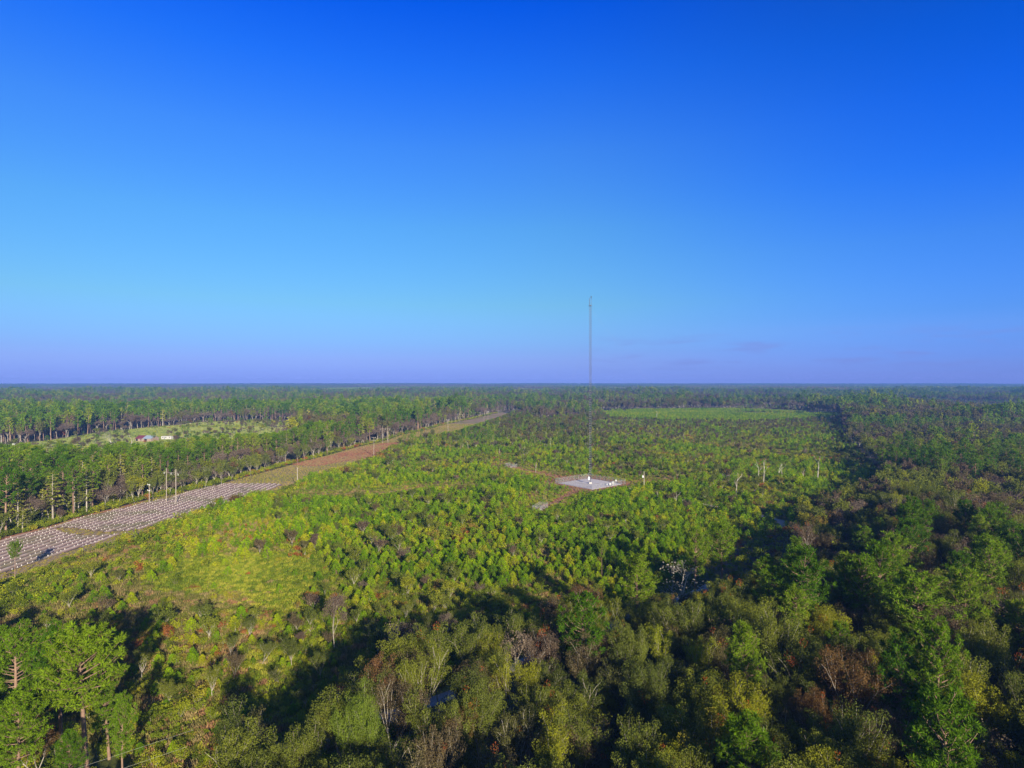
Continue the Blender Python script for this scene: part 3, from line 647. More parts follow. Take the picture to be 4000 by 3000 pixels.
def plant(x, y, near):
    k = keepview(x, y, 60 if near else 20) & ~open_ground(x, y, 2.4) & ~inside(x, y, WFIELD)
    for p in WPLANT: k &= ~inside(x, y, p)
    x, y = x[k], y[k]; z = zone(x, y); k = z != 'clear'; x, y, z = x[k], y[k], z[k]
    if near:
        d = np.min(np.hypot(x[:, None] - HX[None, :, 0], y[:, None] - HX[None, :, 1]), 1); k = d > 3.6; x, y, z = x[k], y[k], z[k]
    n = len(x); u, v = proj(x, y); q = fbm(x, y, 70); q2 = vnoise(x + 900, y, 24); rr = rng.random(n)
    pp = np.select([z == 'pines', z == 'strip', z == 'farleft', z == 'front', z == 'right'], [.62, .36 + .6 * (q2 - .5), .28 + 1.4 * (q - .5), np.where(u > 2850, .14, .008), .07 + 1.1 * np.clip(q - .5, -.1, 1)], .10 + 1.6 * (q - .5))
    pc = np.select([z == 'strip', z == 'farleft'], [np.where(u < 560, .42, .16) * (.5 + q), .05], 0.0)
    pb = np.select([z == 'strip', z == 'farleft', z == 'front', z == 'pines'], [np.where(u > 850, .42, .26), .44, .02, .02], np.where(y > 640, .36, .20) + .3 * np.clip(q2 - .5, 0, 1))
    kind = np.where(rr < pp, 'pine', np.where(rr < pp + pc, 'cypress', np.where(rr < pp + pc + pb, 'bare', 'broad')))
    vr = rng.normal(0, 1, n)
    h = np.select([kind == 'pine', kind == 'broad', kind == 'cypress'], [16.5 + 1.8 * vr, 13.0 + 1.6 * vr, 15.5 + 1.5 * vr], 13.5 + 2 * vr)
    h = h + np.select([z == 'strip', z == 'farleft', z == 'far', z == 'front', z == 'pines'], [2.0, 4.5, 4.0, .3, -4.5], 0.0) + (q - .5) * 5
    h = np.where((z == 'right') & (y > 230), h * .82, h); h = np.where((z == 'right') & (y < 230) & (u > 2550) & (u < 3450), h * .74, h)
    # the strip of woods stays low enough for the pasture beyond to show
    capv = np.interp(u, [0, 400, 640, 760, 1100, 1250], [1746, 1744, 1735, 1708, 1696, 1640]); cap = CAMH - (capv - HY) * y / F
    h = np.where(z == 'strip', np.minimum(h, cap + rng.normal(0, .6, n)), h)
    # the foreground wood keeps its outline
    fv = np.interp(u, [0, 560, 640, 800, 900, 1100, 1300, 1500, 1650, 1830, 2080, 2300, 2450, 2560, 2740, 2900, 3100], [2440, 2560, 3100, 2660, 2640, 2700, 2640, 2570, 2450, 2390, 2350, 2310, 2370, 2330, 2320, 2250, 2150])
    capf = CAMH - (fv - HY) * y / F
    h = np.where(np.isin(z, ['front', 'right', 'pines']) & (u < 3100) & (y < 240), np.minimum(h, capf + np.abs(rng.normal(0, .5, n))), h)
    gap = ((y > 750) & (fbm(x * .5, y, 60) > .64)) | ((y > 950) & (fbm(x * .4 + 50, y, 170) > .57)); h = np.where(gap, h * .35, h); h = h + np.where(y > 640, (vnoise(x, y, 35) - .5) * 9, 0); h = np.where(y > 750, h * (.62 + .7 * vnoise(x * .6 + 33, y, 150)), h)
    k = (h > 4.5) & ~((z == 'front') & (y < 20) & (np.abs(x) < 15)); k &= ~((x > -75) & (x < -27) & (y < 62)) & ~((x < -38.5) & (y < 76) & (z == 'front')); x, y, z, h, kind = x[k], y[k], z[k], h[k], kind[k]
    wd = rng.uniform(.8, 1.15, len(x)) * (h / 15) ** -.35 * np.where(kind == 'broad', np.where(z == 'front', .78, .76), 1.0)
    for kd in POP:
        s = kind == kd; POP[kd].add(x[s], y[s], h[s], wd[s], z[s])
x, y = grid(-700, 700, 130, 300, 5.1); plant(x, y, True)
x, y = grid(-300, 400, -60, 130, 4.8); k = (y > 0) | (x > -80); plant(x[k], y[k], True)
x, y = grid(-850, 850, 300, 700, 6.4); plant(x, y, False)
x, y = grid(-2600, 2600, 700, 2600, 8.0); plant(x, y, False)
# middle-sized trees in the back half of the clearing, and scattered young hardwoods all over it
def clear_pts(s, y0, y1, x0=-450, x1=650):
    x, y = grid(x0, x1, y0, y1, s); k = keepview(x, y) & inside(x, y, WCLEAR) & ~open_ground(x, y, 2.6)
    for p in WPLANT: k &= ~inside(x, y, p)
    return x[k], y[k]
def trails(x, y, w=3.2):
    d = segdist(x, y, TRAIL)
    for p in PATHS: d = np.minimum(d, segdist(x, y, p) + (0 if True else 0))
    return d > w
LOWP = [TRAIL] + PATHS
def lowf(x, y):   # growth is kept short along the tracks and round the compound
    d = np.full(len(x), 1e9)
    for p in LOWP: d = np.minimum(d, segdist(x, y, p))
    for p in (TW, A1, A2): d = np.minimum(d, np.hypot(x - p[0], y - p[1]) - (17 if p is TW else 0))
    return np.interp(d, [3, 9, 20], [.35, .5, 1])
x, y = clear_pts(6.0, 420, 1000); u, v = proj(x, y); k = trails(x, y) & (rng.random(len(x)) < np.interp(v, [1610, 1680, 1740, 1790], [.9, .6, .3, .08])); x, y = x[k], y[k]; n = len(x); u, v = proj(x, y)
pt = (u < 1950) & (v > 1660) & (v < 1800); rr = rng.random(n)
kd = np.where(rr < np.where(pt, .7, .22), 'pine', np.where(rr < np.where(pt, .76, .30), 'bare', 'broad')); h = np.where(pt, 9.0, np.interp(u, [2250, 2450], [7.5, 4.6])) + rng.normal(0, 1.3, n) + np.where(u < 2350, np.interp(v, [1620, 1700], [3, 0]), 0)
cl_ = np.array(COR_LO); vl = np.interp(u, cl_[:, 0], cl_[:, 1] - 8); h = np.where(((u > 1000) & (u < 1440)) | ((u > 1690) & (u < 2080)), np.minimum(h, CAMH - (vl - HY) * y / F), h); h = np.where(h < 1.5, 0.0, h)
for q in ('pine', 'bare', 'broad'): s = (kd == q) & (h > 0); POP[q].add(x[s], y[s], np.maximum(h[s], 1.5), np.full(s.sum(), .9), np.full(s.sum(), 'clear'))
x, y = clear_pts(7.5, 90, 470); q = fbm(x, y, 45); k = trails(x, y) & (rng.random(len(x)) < np.clip((q - .36) * 3.4, .08, .95)) & (np.hypot(x - SPOT[0], y - SPOT[1]) > 24); x, y = x[k], y[k]; n = len(x)
h = rng.uniform(2.4, 6.0, n) * lowf(x, y); k = h > 1.8; x, y, h = x[k], y[k], h[k]; n = len(x); kd = np.where(rng.random(n) < .95, 'broad', 'bare')
for q in ('broad', 'bare'): s = kd == q; POP[q].add(x[s], y[s], h[s], np.full(s.sum(), 1.15), np.full(s.sum(), 'clear'))
x, y = grid(-520, 60, 170, 1000, 3.3); d = segdist(x, y, list(map(tuple, W(COR_UP)))); k = keepview(x, y, 10) & ~inside(x, y, WCOR) & (d < 10) & (d > 1.2) & (rng.random(len(x)) < .24); k &= x < np.interp(y, [150, 189, 330, 470, 943, 3000], [-165, -158, -145, -108, -16, 300])
x, y = x[k], y[k]; rr = rng.random(len(x)); h = rng.uniform(2.5, 8.5, len(x)); kd = np.where(rr < .6, 'broad', np.where(rr < .82, 'bare', 'cypress'))
for q in ('broad', 'bare', 'cypress'): s = kd == q; POP[q].add(x[s], y[s], h[s], np.full(s.sum(), 1.25), np.full(s.sum(), 'strip'))
x, y = grid(-700, 0, 340, 780, 11); k = inside(x, y, WFIELD) & (vnoise(x, y, 60) > .62); x, y = x[k], y[k]; rr = rng.random(len(x)); h = rng.uniform(3, 8, len(x)); u, v = proj(x, y, h); ok_ = ~((u > 500) & (u < 680)); x, y, h, rr = x[ok_], y[ok_], h[ok_], rr[ok_]
for q, a_, b_ in (('broad', 0, .5), ('pine', .5, .75), ('bare', .75, 1.1)): s = (rr >= a_) & (rr < b_); POP[q].add(x[s], y[s], h[s], np.full(s.sum(), 1.2), np.full(s.sum(), 'farleft'))
for p in POP.values(): p.done()

ZT = {'pines': 'in the pine group at the bottom left', 'front': 'in the mixed woods along the bottom of the picture', 'right': 'in the dark mixed woods on the right',
      'strip': 'in the wood strip between the planted rows and the pasture', 'farleft': 'in and behind the pale pasture', 'clear': 'standing in the shrubby clearing', 'far': 'in the distant woods beyond the clearing'}
KT = {'pine': ('green pine', 'pine_tree', 'pine tree', 'pines'), 'broad': ('olive or brownish leafy tree', 'broadleaf_tree', 'broadleaf tree', 'leafy trees'), 'cypress': ('yellow-green feathery tree', 'cypress_tree', 'cypress tree', 'feathery trees'),
      'bare': ('brownish nearly leafless tree', 'bare_tree', 'bare tree', 'brownish leafless trees'), 'oak': ('leafless oak', 'bare_oak', 'bare tree', 'oaks'), 'snag': ('pale dead trunk', 'dead_tree', 'dead tree', 'dead trunks')}
def put_tree(kd, x, y, h, wd, label, group, mesh=None, rz=None, tilt=(0, 0), crownmat=None):
    K = KINDS[kd]; far = math.hypot(x, y) > 250 and 'mid' in K; L = K['mid'] if far else K['hi']
    tr, cr = L[mesh if mesh is not None else random.randrange(min(len(L), 5 if kd == 'pine' else 99))]
    e = empty(KT[kd][1], (x, y, 0), random.uniform(0, 6.28) if rz is None else rz); e.rotation_euler[0] = tilt[0]; e.rotation_euler[1] = tilt[1]
    s = h / K['H']; e.scale = (s * wd, s * wd, s); tag(e, label, KT[kd][2], group)
    a = bpy.data.objects.new('trunk', tr); COL.objects.link(a); a.parent = e
    if crownmat is not None: cr = cr.copy(); cr.materials[0] = crownmat
    b = bpy.data.objects.new('crown' if kd not in ('snag',) else 'branches', cr); COL.objects.link(b); b.parent = e
    return e
HC = {'bright': leaf_mat('bright_pine_needles', [(0, (.15, .25, .012)), (1, (.20, .29, .015))], .35), 'gold': leaf_mat('yellow_green_leaves', [(0, (.26, .30, .02)), (1, (.34, .36, .025))], .4), 'fresh': leaf_mat('light_green_leaves', [(0, (.17, .24, .03)), (1, (.19, .25, .03))], .35),  # 'bright': strong sunlight on chosen pines painted in as a lighter needle colour
      'rust': leaf_mat('withered_leaves', [(0, (.19, .10, .045)), (1, (.24, .13, .06))], .4), 'mauve': leaf_mat('dull_brown_leaves', [(0, (.20, .13, .09)), (1, (.22, .15, .1))], .3), None: None}
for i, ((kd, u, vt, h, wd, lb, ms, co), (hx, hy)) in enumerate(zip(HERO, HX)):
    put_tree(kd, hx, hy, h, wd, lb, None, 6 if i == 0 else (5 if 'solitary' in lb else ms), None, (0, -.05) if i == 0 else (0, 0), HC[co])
CAP = {'pine': 300 - 20, 'broad': 300 - 10, 'cypress': 110, 'bare': 120}
for kd, p in POP.items():
    u, v = proj(p.x, p.y, p.h * .75); dist = np.hypot(p.x, p.y); vis = (p.y > 20) & (u > -40) & (u < 4040) & (v < 3000) & (p.y < 1200)
    app = np.where(vis, p.h / dist, 0); order = np.argsort(-app)[:CAP[kd]]; order = order[app[order] > 0]
    sel = np.zeros(len(p.x), bool); sel[order] = True
    for i in order: put_tree(kd, p.x[i], p.y[i], p.h[i], p.w[i], KT[kd][0] + ' ' + ZT[p.z[i]], KT[kd][3] + ' ' + ZT[p.z[i]])
    near = ~sel & (dist < 480); farr = ~sel & ~near; K = KINDS[kd]; pr = K['j1'] + (K['j2'] if K['j2'] is not K['j1'] else []); n1 = len(K['j1']); n2 = len(K['j2'])
    if 'j0' in K:
        n0 = len(K['j0'])
    idx = np.where(near, rng.integers(0, n1, len(p.x)), (n1 if K['j2'] is not K['j1'] else 0) + rng.integers(0, n2, len(p.x)))
    if 'j0' in K: idx = np.where((dist < 125) & (p.y > 25), len(pr) + rng.integers(0, n0, len(p.x)), idx); pr = pr + K['j0']
    s = ~sel; sc3 = np.column_stack([p.h * p.w, p.h * p.w, p.h]) / K['H']
    scatter(KT[kd][1].split('_')[0] + '_wood', pr, np.column_stack([p.x, p.y, np.zeros(len(p.x))])[s], rots(s.sum()), sc3[s], idx[s],
            {'pine': 'countless green pines massed through the woods to the horizon', 'broad': 'countless olive and brown leafy trees massed through the woods', 'cypress': 'mass of yellow-green feathery trees in the wood strip', 'bare': 'mass of brownish half-bare trees through the woods'}[kd], KT[kd][2] + 's')

# ------------------------------------------------------------------ clearing: young pines, shrubs, weeds
LY = [make_sapling(s).mesh('young_pine', [M['young'], M['pinebark']]) for s in (201, 202, 203, 204)]
LS = [make_shrub(s, H=h, R=r_).mesh('shrub', [M['shrub'], M['greybark']]) for s, h, r_ in ((211, 1.7, 1.3), (212, 1.3, 1.5), (213, 2.4, 1.2), (214, 1.1, 1.0))]
def small(name, cat, meshes, x, y, s, w_, label, group, cap):
    u, v = proj(x, y); app = np.where((u > 0) & (u < 4000) & (v < 2990) & ~inside(x, y, np.array([(-400, 0), (400, 0), (400, 10), (-400, 10)])), s / np.hypot(x, y), 0)
    order = np.argsort(-app)[:cap]
    for i in order:
        o = bpy.data.objects.new(name, random.choice(meshes)); COL.objects.link(o); o.location = (x[i], y[i], 0); o.rotation_euler = (0, 0, random.uniform(0, 6.28)); o.scale = (s[i] * w_, s[i] * w_, s[i])
        tag(o, label, cat, group)
    m = np.ones(len(x), bool); m[order] = False
    return m
def dens(x, y):  # lush pine share of the clearing
    u, v = proj(x, y); q = fbm(x + 40, y, 38)
    c = np.where(u < 1450, np.exp(-(((u - 1450) / 1100) ** 2)), np.exp(-(((u - 1450) / 2300) ** 2))) * np.interp(v, [1660, 1730, 1850, 1900, 2160, 2350, 2600], [.1, .35, .8, 1, 1, .75, .6])
    ln = np.clip((1500 - u) / 500, 0, 1) * np.clip((v - 2060) / 120, 0, 1)
    return np.clip(.12 + 1.0 * c + 2.6 * (q - .5) + .8 * (vnoise(x, y, 11) - .5), .03, 1) * (1 - .72 * ln) * np.interp(np.hypot((x - SPOT[0]) * .8, y - SPOT[1]), [14, 34], [.08, 1])
x, y = clear_pts(2.05, 56, 300); x2, y2 = clear_pts(2.7, 300, 720); x = np.r_[x, x2]; y = np.r_[y, y2]
k = trails(x, y) & (rng.random(len(x)) < dens(x, y)); xs_, ys_ = x[k], y[k]
s = rng.uniform(.45, 1.15, len(xs_)) * np.interp(ys_, [100, 250], [.7, 1.05])
s = s * (.55 + .9 * vnoise(xs_, ys_, 14)) * lowf(xs_, ys_)
m = small('young_pine', 'young pine', LY, xs_, ys_, s, 1.0, 'small bright green young pine in the near part of the clearing', 'young pines in the near clearing', 300)
px_, py_, ps_ = xs_[m], ys_[m], s[m]
ex, ey = [], []
for p, s_ in zip(WPLANT, (3.0, 5.0, 9, 9)):
    gx, gy = grid(p[:, 0].min(), p[:, 0].max(), p[:, 1].min(), p[:, 1].max(), s_ * (1 if len(ex) == 0 else 1)); kk = inside(gx, gy, p) & (fbm(gx, gy, 60) < .66); ex.append(gx[kk]); ey.append(gy[kk])
ex = np.concatenate(ex); ey = np.concatenate(ey); big = np.interp(ey, [1000, 1600, 3000], [1.25, 2, 3.2])
px_ = np.r_[px_, ex]; py_ = np.r_[py_, ey]; ps_ = np.r_[ps_, big * rng.uniform(.85, 1.15, len(ex))]
pr = [bpy.data.objects.new('p', q) for q in LY] + [bpy.data.objects.new('p', make_sapling(s, lod=1).mesh('young_pine_far', [M['young'], M['pinebark']])) for s in (221, 222, 223)]
idx = np.where(np.hypot(px_, py_) < 190, rng.integers(0, 4, len(px_)), 4 + rng.integers(0, 3, len(px_)))
scatter('young_pine_thicket', pr, np.column_stack([px_, py_, 0 * px_]), rots(len(px_), .08), np.column_stack([ps_, ps_, ps_]), idx, 'dense thicket of small bright green pines across the clearing', 'young pines')
# shrubs
x, y = clear_pts(2.3, 52, 300); x2, y2 = clear_pts(3.0, 300, 900); x = np.r_[x, x2]; y = np.r_[y, y2]
u, v = proj(x, y); ln = np.clip((1500 - u) / 500, 0, 1) * np.clip((v - 2060) / 120, 0, 1); k = trails(x, y, 2.2) & (rng.random(len(x)) < np.clip(.95 - .55 * dens(x, y), .1, .9) * (1 - .6 * ln * (y > 135)) * np.interp(np.hypot((x - SPOT[0]) * .8, y - SPOT[1]), [12, 34], [.25, 1])); x, y = x[k], y[k]; s = rng.uniform(.5, 1.25, len(x)) * (.6 + .8 * vnoise(x + 50, y, 16)) * lowf(x, y)
m = small('shrub', 'shrub', LS, x, y, s, 1.0, 'low olive or reddish shrub in the near part of the clearing', 'shrubs in the near clearing', 300); SX, SY, SS = [x[m]], [y[m]], [s[m]]
x, y = grid(-500, 500, 20, 300, 3.2); k = keepview(x, y) & ~inside(x, y, WCLEAR) & ~open_ground(x, y, 2.4) & ~inside(x, y, WFIELD); SX.append(x[k]); SY.append(y[k]); SS.append(rng.uniform(.6, 1.5, k.sum()))
x, y = grid(-500, 300, 180, 950, 2.2); d = segdist(x, y, list(map(tuple, W(COR_UP)))); k = keepview(x, y) & ~inside(x, y, WCOR) & (d < 6) & (d > .6); SX.append(x[k]); SY.append(y[k]); SS.append(rng.uniform(.6, 1.5, k.sum()))
x, y = grid(-500, 300, 180, 950, 2.6); d = segdist(x, y, list(map(tuple, W(COR_LO)))); k = keepview(x, y) & ~inside(x, y, WCOR) & (d < 9) & (rng.random(len(x)) < .6); SX.append(x[k]); SY.append(y[k]); SS.append(rng.uniform(.9, 2.0, k.sum()))
x, y = grid(-700, 0, 330, 800, 5); k = inside(x, y, WFIELD) & (fbm(x, y, 40) > .5) & (rng.random(len(x)) < .6); SX.append(x[k]); SY.append(y[k]); SS.append(rng.uniform(.5, 1.4, k.sum()))
x, y, s = np.concatenate(SX), np.concatenate(SY), np.concatenate(SS)
pr = [bpy.data.objects.new('p', q) for q in LS] + [bpy.data.objects.new('p', make_shrub(s_, lod=1).mesh('shrub_far', [M['shrub'], M['greybark']])) for s_ in (231, 232, 233)]
idx = np.where(np.hypot(x, y) < 170, rng.integers(0, 4, len(x)), 4 + rng.integers(0, 3, len(x)))
scatter('shrub_thicket', pr, np.column_stack([x, y, 0 * x]), rots(len(x), .1), np.column_stack([s, s, s]), idx, 'mass of olive, yellow and rusty shrubs over the clearing and wood edges', 'shrubs')
# weeds and grass
def tufts(name, m, x, y, s, label, n=26, h=.7, R=.6):
    pr = [bpy.data.objects.new('p', make_tuft(q, n, h, R).mesh('tuft', [m])) for q in (241, 242, 243)]
    scatter(name, pr, np.column_stack([x, y, 0 * x]), rots(len(x), .05), np.column_stack([s, s, s]), rng.integers(0, 3, len(x)), label, 'grass')
x, y = clear_pts(1.0, 52, 215); x9, y9 = clear_pts(1.5, 215, 340); x = np.r_[x, x9]; y = np.r_[y, y9]; k = trails(x, y, 1.5); x, y = x[k], y[k]; q = fbm(x, y, 30) + .25 * np.exp(-((np.hypot(x - SPOT[0], y - SPOT[1])) / 22) ** 2) + rng.normal(0, .07, len(x)) - np.interp(y, [95, 135], [.22, 0])
tufts('weeds', M['lush'], x[q > .47], y[q > .47], rng.uniform(.6, 1.3, (q > .47).sum()), 'yellow-green weeds and grass covering the near clearing')
a_, b_x = clear_pts(2.6, 240, 620); x3, y3 = grid(TW[0] - 80, TW[0] + 85, TW[1] - 75, TW[1] + 70, 1.5)
pth = ~trails(x3, y3, 3.4) & (np.abs(x3 - TW[0]) + np.abs(y3 - TW[1]) > 17.5) | ((np.abs(x3 - TW[0]) + np.abs(y3 - TW[1]) < 22) & (np.abs(x3 - TW[0]) + np.abs(y3 - TW[1]) > 18))
x = np.r_[x[q <= .47], a_, x3[pth]]; y = np.r_[y[q <= .47], b_x, y3[pth]]; k = np.ones(len(x), bool); dp = np.full(len(x), 1e9)
for p in PATHS: dp = np.minimum(dp, segdist(x, y, p))
dp = np.minimum(dp, np.hypot(x - TW[0], y - TW[1]) - 22); rp = dp < 3.6; k &= ~rp; tufts('brown_grass', M['russet'], x[rp], y[rp], rng.uniform(.4, .9, rp.sum()), 'brown dead grass along the guy wire paths and round the tower compound')
tufts('dry_grass', M['dry'], x[k], y[k], rng.uniform(.7, 1.6, k.sum()), 'straw and rust coloured dry grass through the clearing and along the guy paths')
x, y = grid(-260, 60, 150, 700, 1.3); k = inside(x, y, WCOR) & ~inside(x, y, WPLOT) & keepview(x, y, 10); k |= inside(x, y, WBREAK); rk = k & inside(x, y, W(RED)); k &= ~rk; tufts('russet_grass', M['russet'], x[rk], y[rk], rng.uniform(.4, 1.0, rk.sum()), 'patch of reddish brown tall grass on the corridor'); tufts('verge_grass', M['turf'], x[k], y[k], rng.uniform(.25, .6, k.sum()), 'short rough grass on the mown corridor beside the planted rows')
x, y = grid(-700, 0, 330, 800, 2.6); k = inside(x, y, WFIELD) & keepview(x, y, 10); tufts('pasture_grass', M['pale'], x[k], y[k], rng.uniform(.5, 1.1, k.sum()), 'pale yellow-green grass of the pasture by the barn', 30, .6, 1.5)

# ------------------------------------------------------------------ far forest to the horizon
def patch(seed, mix):
    r = np.random.default_rng(seed); A = Acc(); S = 150
    gx, gy = np.meshgrid(np.arange(-S / 2, S / 2, 9.5), np.arange(-S / 2, S / 2, 9.5)); gx = gx.ravel() + r.uniform(-4, 4, gx.size); gy = gy.ravel() + r.uniform(-4, 4, gy.size)
    kind = r.choice(3, len(gx), p=mix)
    for m in range(3):
        s = kind == m; n = s.sum(); hh = r.uniform(12, 21, n) if m != 1 else r.uniform(11, 18, n); k = 11
        c = np.column_stack([gx[s], gy[s], hh - 4]).repeat(k, 0) + r.normal(0, 1, (n * k, 3)) * np.array([2.3, 2.3, 2.6])
        A.leaves(c, 4.6, r, m, (np.clip(r.uniform(0, 1, n), 0, 1)).repeat(k), up=.3)
    return bpy.data.objects.new('p', A.mesh('forest_patch', [M['pine'], M['dull'], M['twig']]))
pr = [patch(301, (.4, .35, .25)), patch(302, (.25, .4, .35)), patch(303, (.12, .4, .48)), patch(304, (.6, .25, .15))]
x, y = grid(-9500, 9500, 1700, 12000, 140, .1); k = (np.abs(x) < y * .95 + 200) & (y > 2600 - .0 * x) & (np.hypot(x, y) < 11800)
for p in WPLANT: k &= ~inside(x, y, p)
x, y = x[k], y[k]; q = fbm(x, y, 1400); idx = np.clip(((q - .3) / .4 * 4 + rng.normal(0, .5, len(x))).astype(int), 0, 3); r0 = rots(len(x), 0); zs = (.65 + .6 * vnoise(x * .5, y, 450)) * np.where(fbm(x * .6 + 5000, y, 700) > .62, .35, 1)
scatter('far_forest', pr, np.column_stack([x, y, 0 * x]), r0, np.column_stack([1 + 0 * x, 1 + 0 * x, zs]), idx, 'hazy blue-green forest reaching the horizon', 'forest')
# ------------------------------------------------------------------ guyed lattice tower
BASEZ = .14
tw = empty('lattice_tower', (TW[0], TW[1], BASEZ)); tag(tw, 'very tall thin guyed steel lattice tower in the gravel compound', 'radio tower')
topz = CAMH + (HY - 1195) / F * TW[1] - BASEZ; side = .98; rr_ = side / math.sqrt(3)
legs = [(rr_ * math.cos(a), rr_ * math.sin(a)) for a in (math.radians(200), math.radians(320), math.radians(80))]
A = Acc(); A.box((0, 0, .35), (1.3, 1.3, .7)); A.obj('base_pier', M['concrete'], tw)
A = Acc()
for lx, ly in legs: A.tube([(lx * .25, ly * .25, .7), (lx, ly, 3.0), (lx, ly, topz)], [.06, .06, .06], 5)
z = 3.0; i = 0
while z < topz - .5:
    z2 = z + 1.15
    for a, b in ((0, 1), (1, 2), (2, 0)):
        p, q = legs[a], legs[b]; A.tube([(*p, z), (*q, z)], [.035, .035], 3, 1, cap=False); A.tube([(*p, z), (*q, z2)] if i % 2 else [(*q, z), (*p, z2)], [.014, .014], 3, cap=False)
    z = z2; i += 1
A.obj('lattice_mast', [M['mast'], M['rung']], tw)
A = Acc()
for k in range(3):
    a = math.radians(30 + 120 * k); A.tube([(0, 0, topz), (1.15 * math.cos(a), 1.15 * math.sin(a), topz)], [.07, .07], 4)
    b = math.radians(150 + 120 * k); A.tube([(1.15 * math.cos(a), 1.15 * math.sin(a), topz), (1.15 * math.cos(b), 1.15 * math.sin(b), topz)], [.06, .06], 4)
A.box((0, 0, topz + .2), (1.0, 1.0, .35)); A.obj('top_platform', M['mast'], tw)
tp = CAMH + (HY - 1163) / F * TW[1] - BASEZ
A = Acc(); A.tube([(-.42, 0, topz), (-.42, 0, topz + (tp - topz) * .8), (-.42, 0, tp)], [.13, .11, .07], 6); A.obj('whip_antenna', M['mast'], tw)
A = Acc(); A.tube([(.38, 0, topz), (.38, 0, tp - .2)], [.08, .07], 5); A.obj('beacon_pole', M['mast'], tw)
dk = mat('dark_beacon', (.06, .08, .10), .4); A = Acc(); A.tube([(.38, 0, tp - .3), (.38, 0, tp - .1), (.38, 0, tp + .65), (.38, 0, tp + .8)], [.08, .2, .24, .12], 8); A.obj('beacon', dk, tw)
A = Acc(); A.box((-.75, -.3, 2.6), (.7, .45, 1.5)); A.obj('junction_box', M['white'], tw)
for an in (A1, A2, A3):
    d = Vector((an[0] - TW[0], an[1] - TW[1])); e = Vector((d.x, d.y, .4 - BASEZ)); dn = d.normalized()
    for hz_ in (22, 44, 66, topz - 2):
        s = Vector((dn.x * rr_, dn.y * rr_, hz_)); pts = []
        for k in range(9): t = k / 8; pts.append(tuple(s.lerp(e, t) - Vector((0, 0, 3.0 * t * (1 - t)))))
        A = Acc(); A.tube(pts, [.006] * 9, 3, cap=False); A.obj('guy_wire', M['galv'], tw)
# ------------------------------------------------------------------ chain link fences
cl = bpy.data.materials.new('chain_link'); cl.use_nodes = True; nt = cl.node_tree; b_ = nt.nodes['Principled BSDF']; b_.inputs['Base Color'].default_value = (.42, .41, .42, 1); b_.inputs['Roughness'].default_value = .5
tcn = nt.nodes.new('ShaderNodeTexCoord'); outs = []
for sgn in (1, -1):
    sp = nt.nodes.new('ShaderNodeSeparateXYZ'); nt.links.new(tcn.outputs['UV'], sp.inputs[0])
    s = math_n(nt, 'ADD', sp.outputs[0], math_n(nt, 'MULTIPLY', sp.outputs[1], sgn)); fr = math_n(nt, 'FRACT', math_n(nt, 'DIVIDE', s, .09), 0); outs.append(math_n(nt, 'LESS_THAN', fr, .085))
nt.links.new(math_n(nt, 'MAXIMUM', outs[0], outs[1]), b_.inputs['Alpha'])
def fence(name, corners, h, label, step=3.0, z0=0.0, gate=None, group=None, cat='fence', post=.035):
    e = empty(name, (0, 0, 0)); tag(e, label, cat, group); n = len(corners)
    for i in range(n):
        a = Vector(corners[i]); b = Vector(corners[(i + 1) % n]); L = (b - a).length; k = max(1, round(L / step))
        me = bpy.data.meshes.new('mesh_panel'); me.from_pydata([(a.x, a.y, z0 + .05), (b.x, b.y, z0 + .05), (b.x, b.y, z0 + h), (a.x, a.y, z0 + h)], [], [(0, 1, 2, 3)])
        uv = me.uv_layers.new(name='UV'); 
        for j, c in enumerate(((0, 0), (L, 0), (L, h), (0, h))): uv.data[j].uv = c
        me.materials.append(cl); o = bpy.data.objects.new('mesh_panel', me); COL.objects.link(o); o.parent = e
        A = Acc(); A.tube([(a.x, a.y, z0 + h), (b.x, b.y, z0 + h)], [.03, .03], 4); 
        if h > 1.9: A.tube([(a.x, a.y, z0 + h + .28), (b.x, b.y, z0 + h + .28)], [.012, .012], 3)
        A.obj('top_rail', M['galv'], e)
        for j in range(k):
            p = a.lerp(b, j / k); r_ = post * (1.5 if j == 0 else 1); A = Acc(); A.tube([(p.x, p.y, z0 - .1), (p.x, p.y, z0 + h + (.3 if h > 1.9 else .05))], [r_, r_], 6); A.obj('post', M['galv'], e)
    return e
fence('chain_link_fence', diamond(16.9), 2.2, 'square chain link fence with slim grey posts around the gravel tower compound', 2.6, 0.06)
def rect(c, az, l, w_):
    d = Vector((math.sin(az), math.cos(az))); n = Vector((d.y, -d.x)); c = Vector(c)
    return [tuple(c + d * l / 2 * s + n * w_ / 2 * t) for s, t in ((-1, -1), (-1, 1), (1, 1), (1, -1))]
for an, lb in ((A1, 'small grey fenced pen around the nearest guy anchor, below and left of the tower'), (A2, 'small fenced pen around the far left guy anchor, behind the brown path'), (A3, 'small fenced pen around the guy anchor far right of the tower')):
    az = math.atan2(TW[0] - an[0], TW[1] - an[1]); fence('anchor_pen', rect(an, az, 7.5, 3.2), 2.1, lb, 1.3, 0.0, group='fenced guy anchor pens', post=.04)
    A = Acc(); A.box((0, 0, .2), (.9, .9, .5)); A.tube([(0, 0, .4), (0, 0, .9)], [.06, .05], 5); o = A.obj('guy_anchor', M['concrete'], None, (an[0], an[1], 0)); tag(o, 'concrete guy anchor inside the ' + lb.split(' around')[0] + {True: ' nearest the camera', False: ''}[an == A1] + (' at the far left' if an == A2 else ' at the far right' if an == A3 else ''), 'anchor')
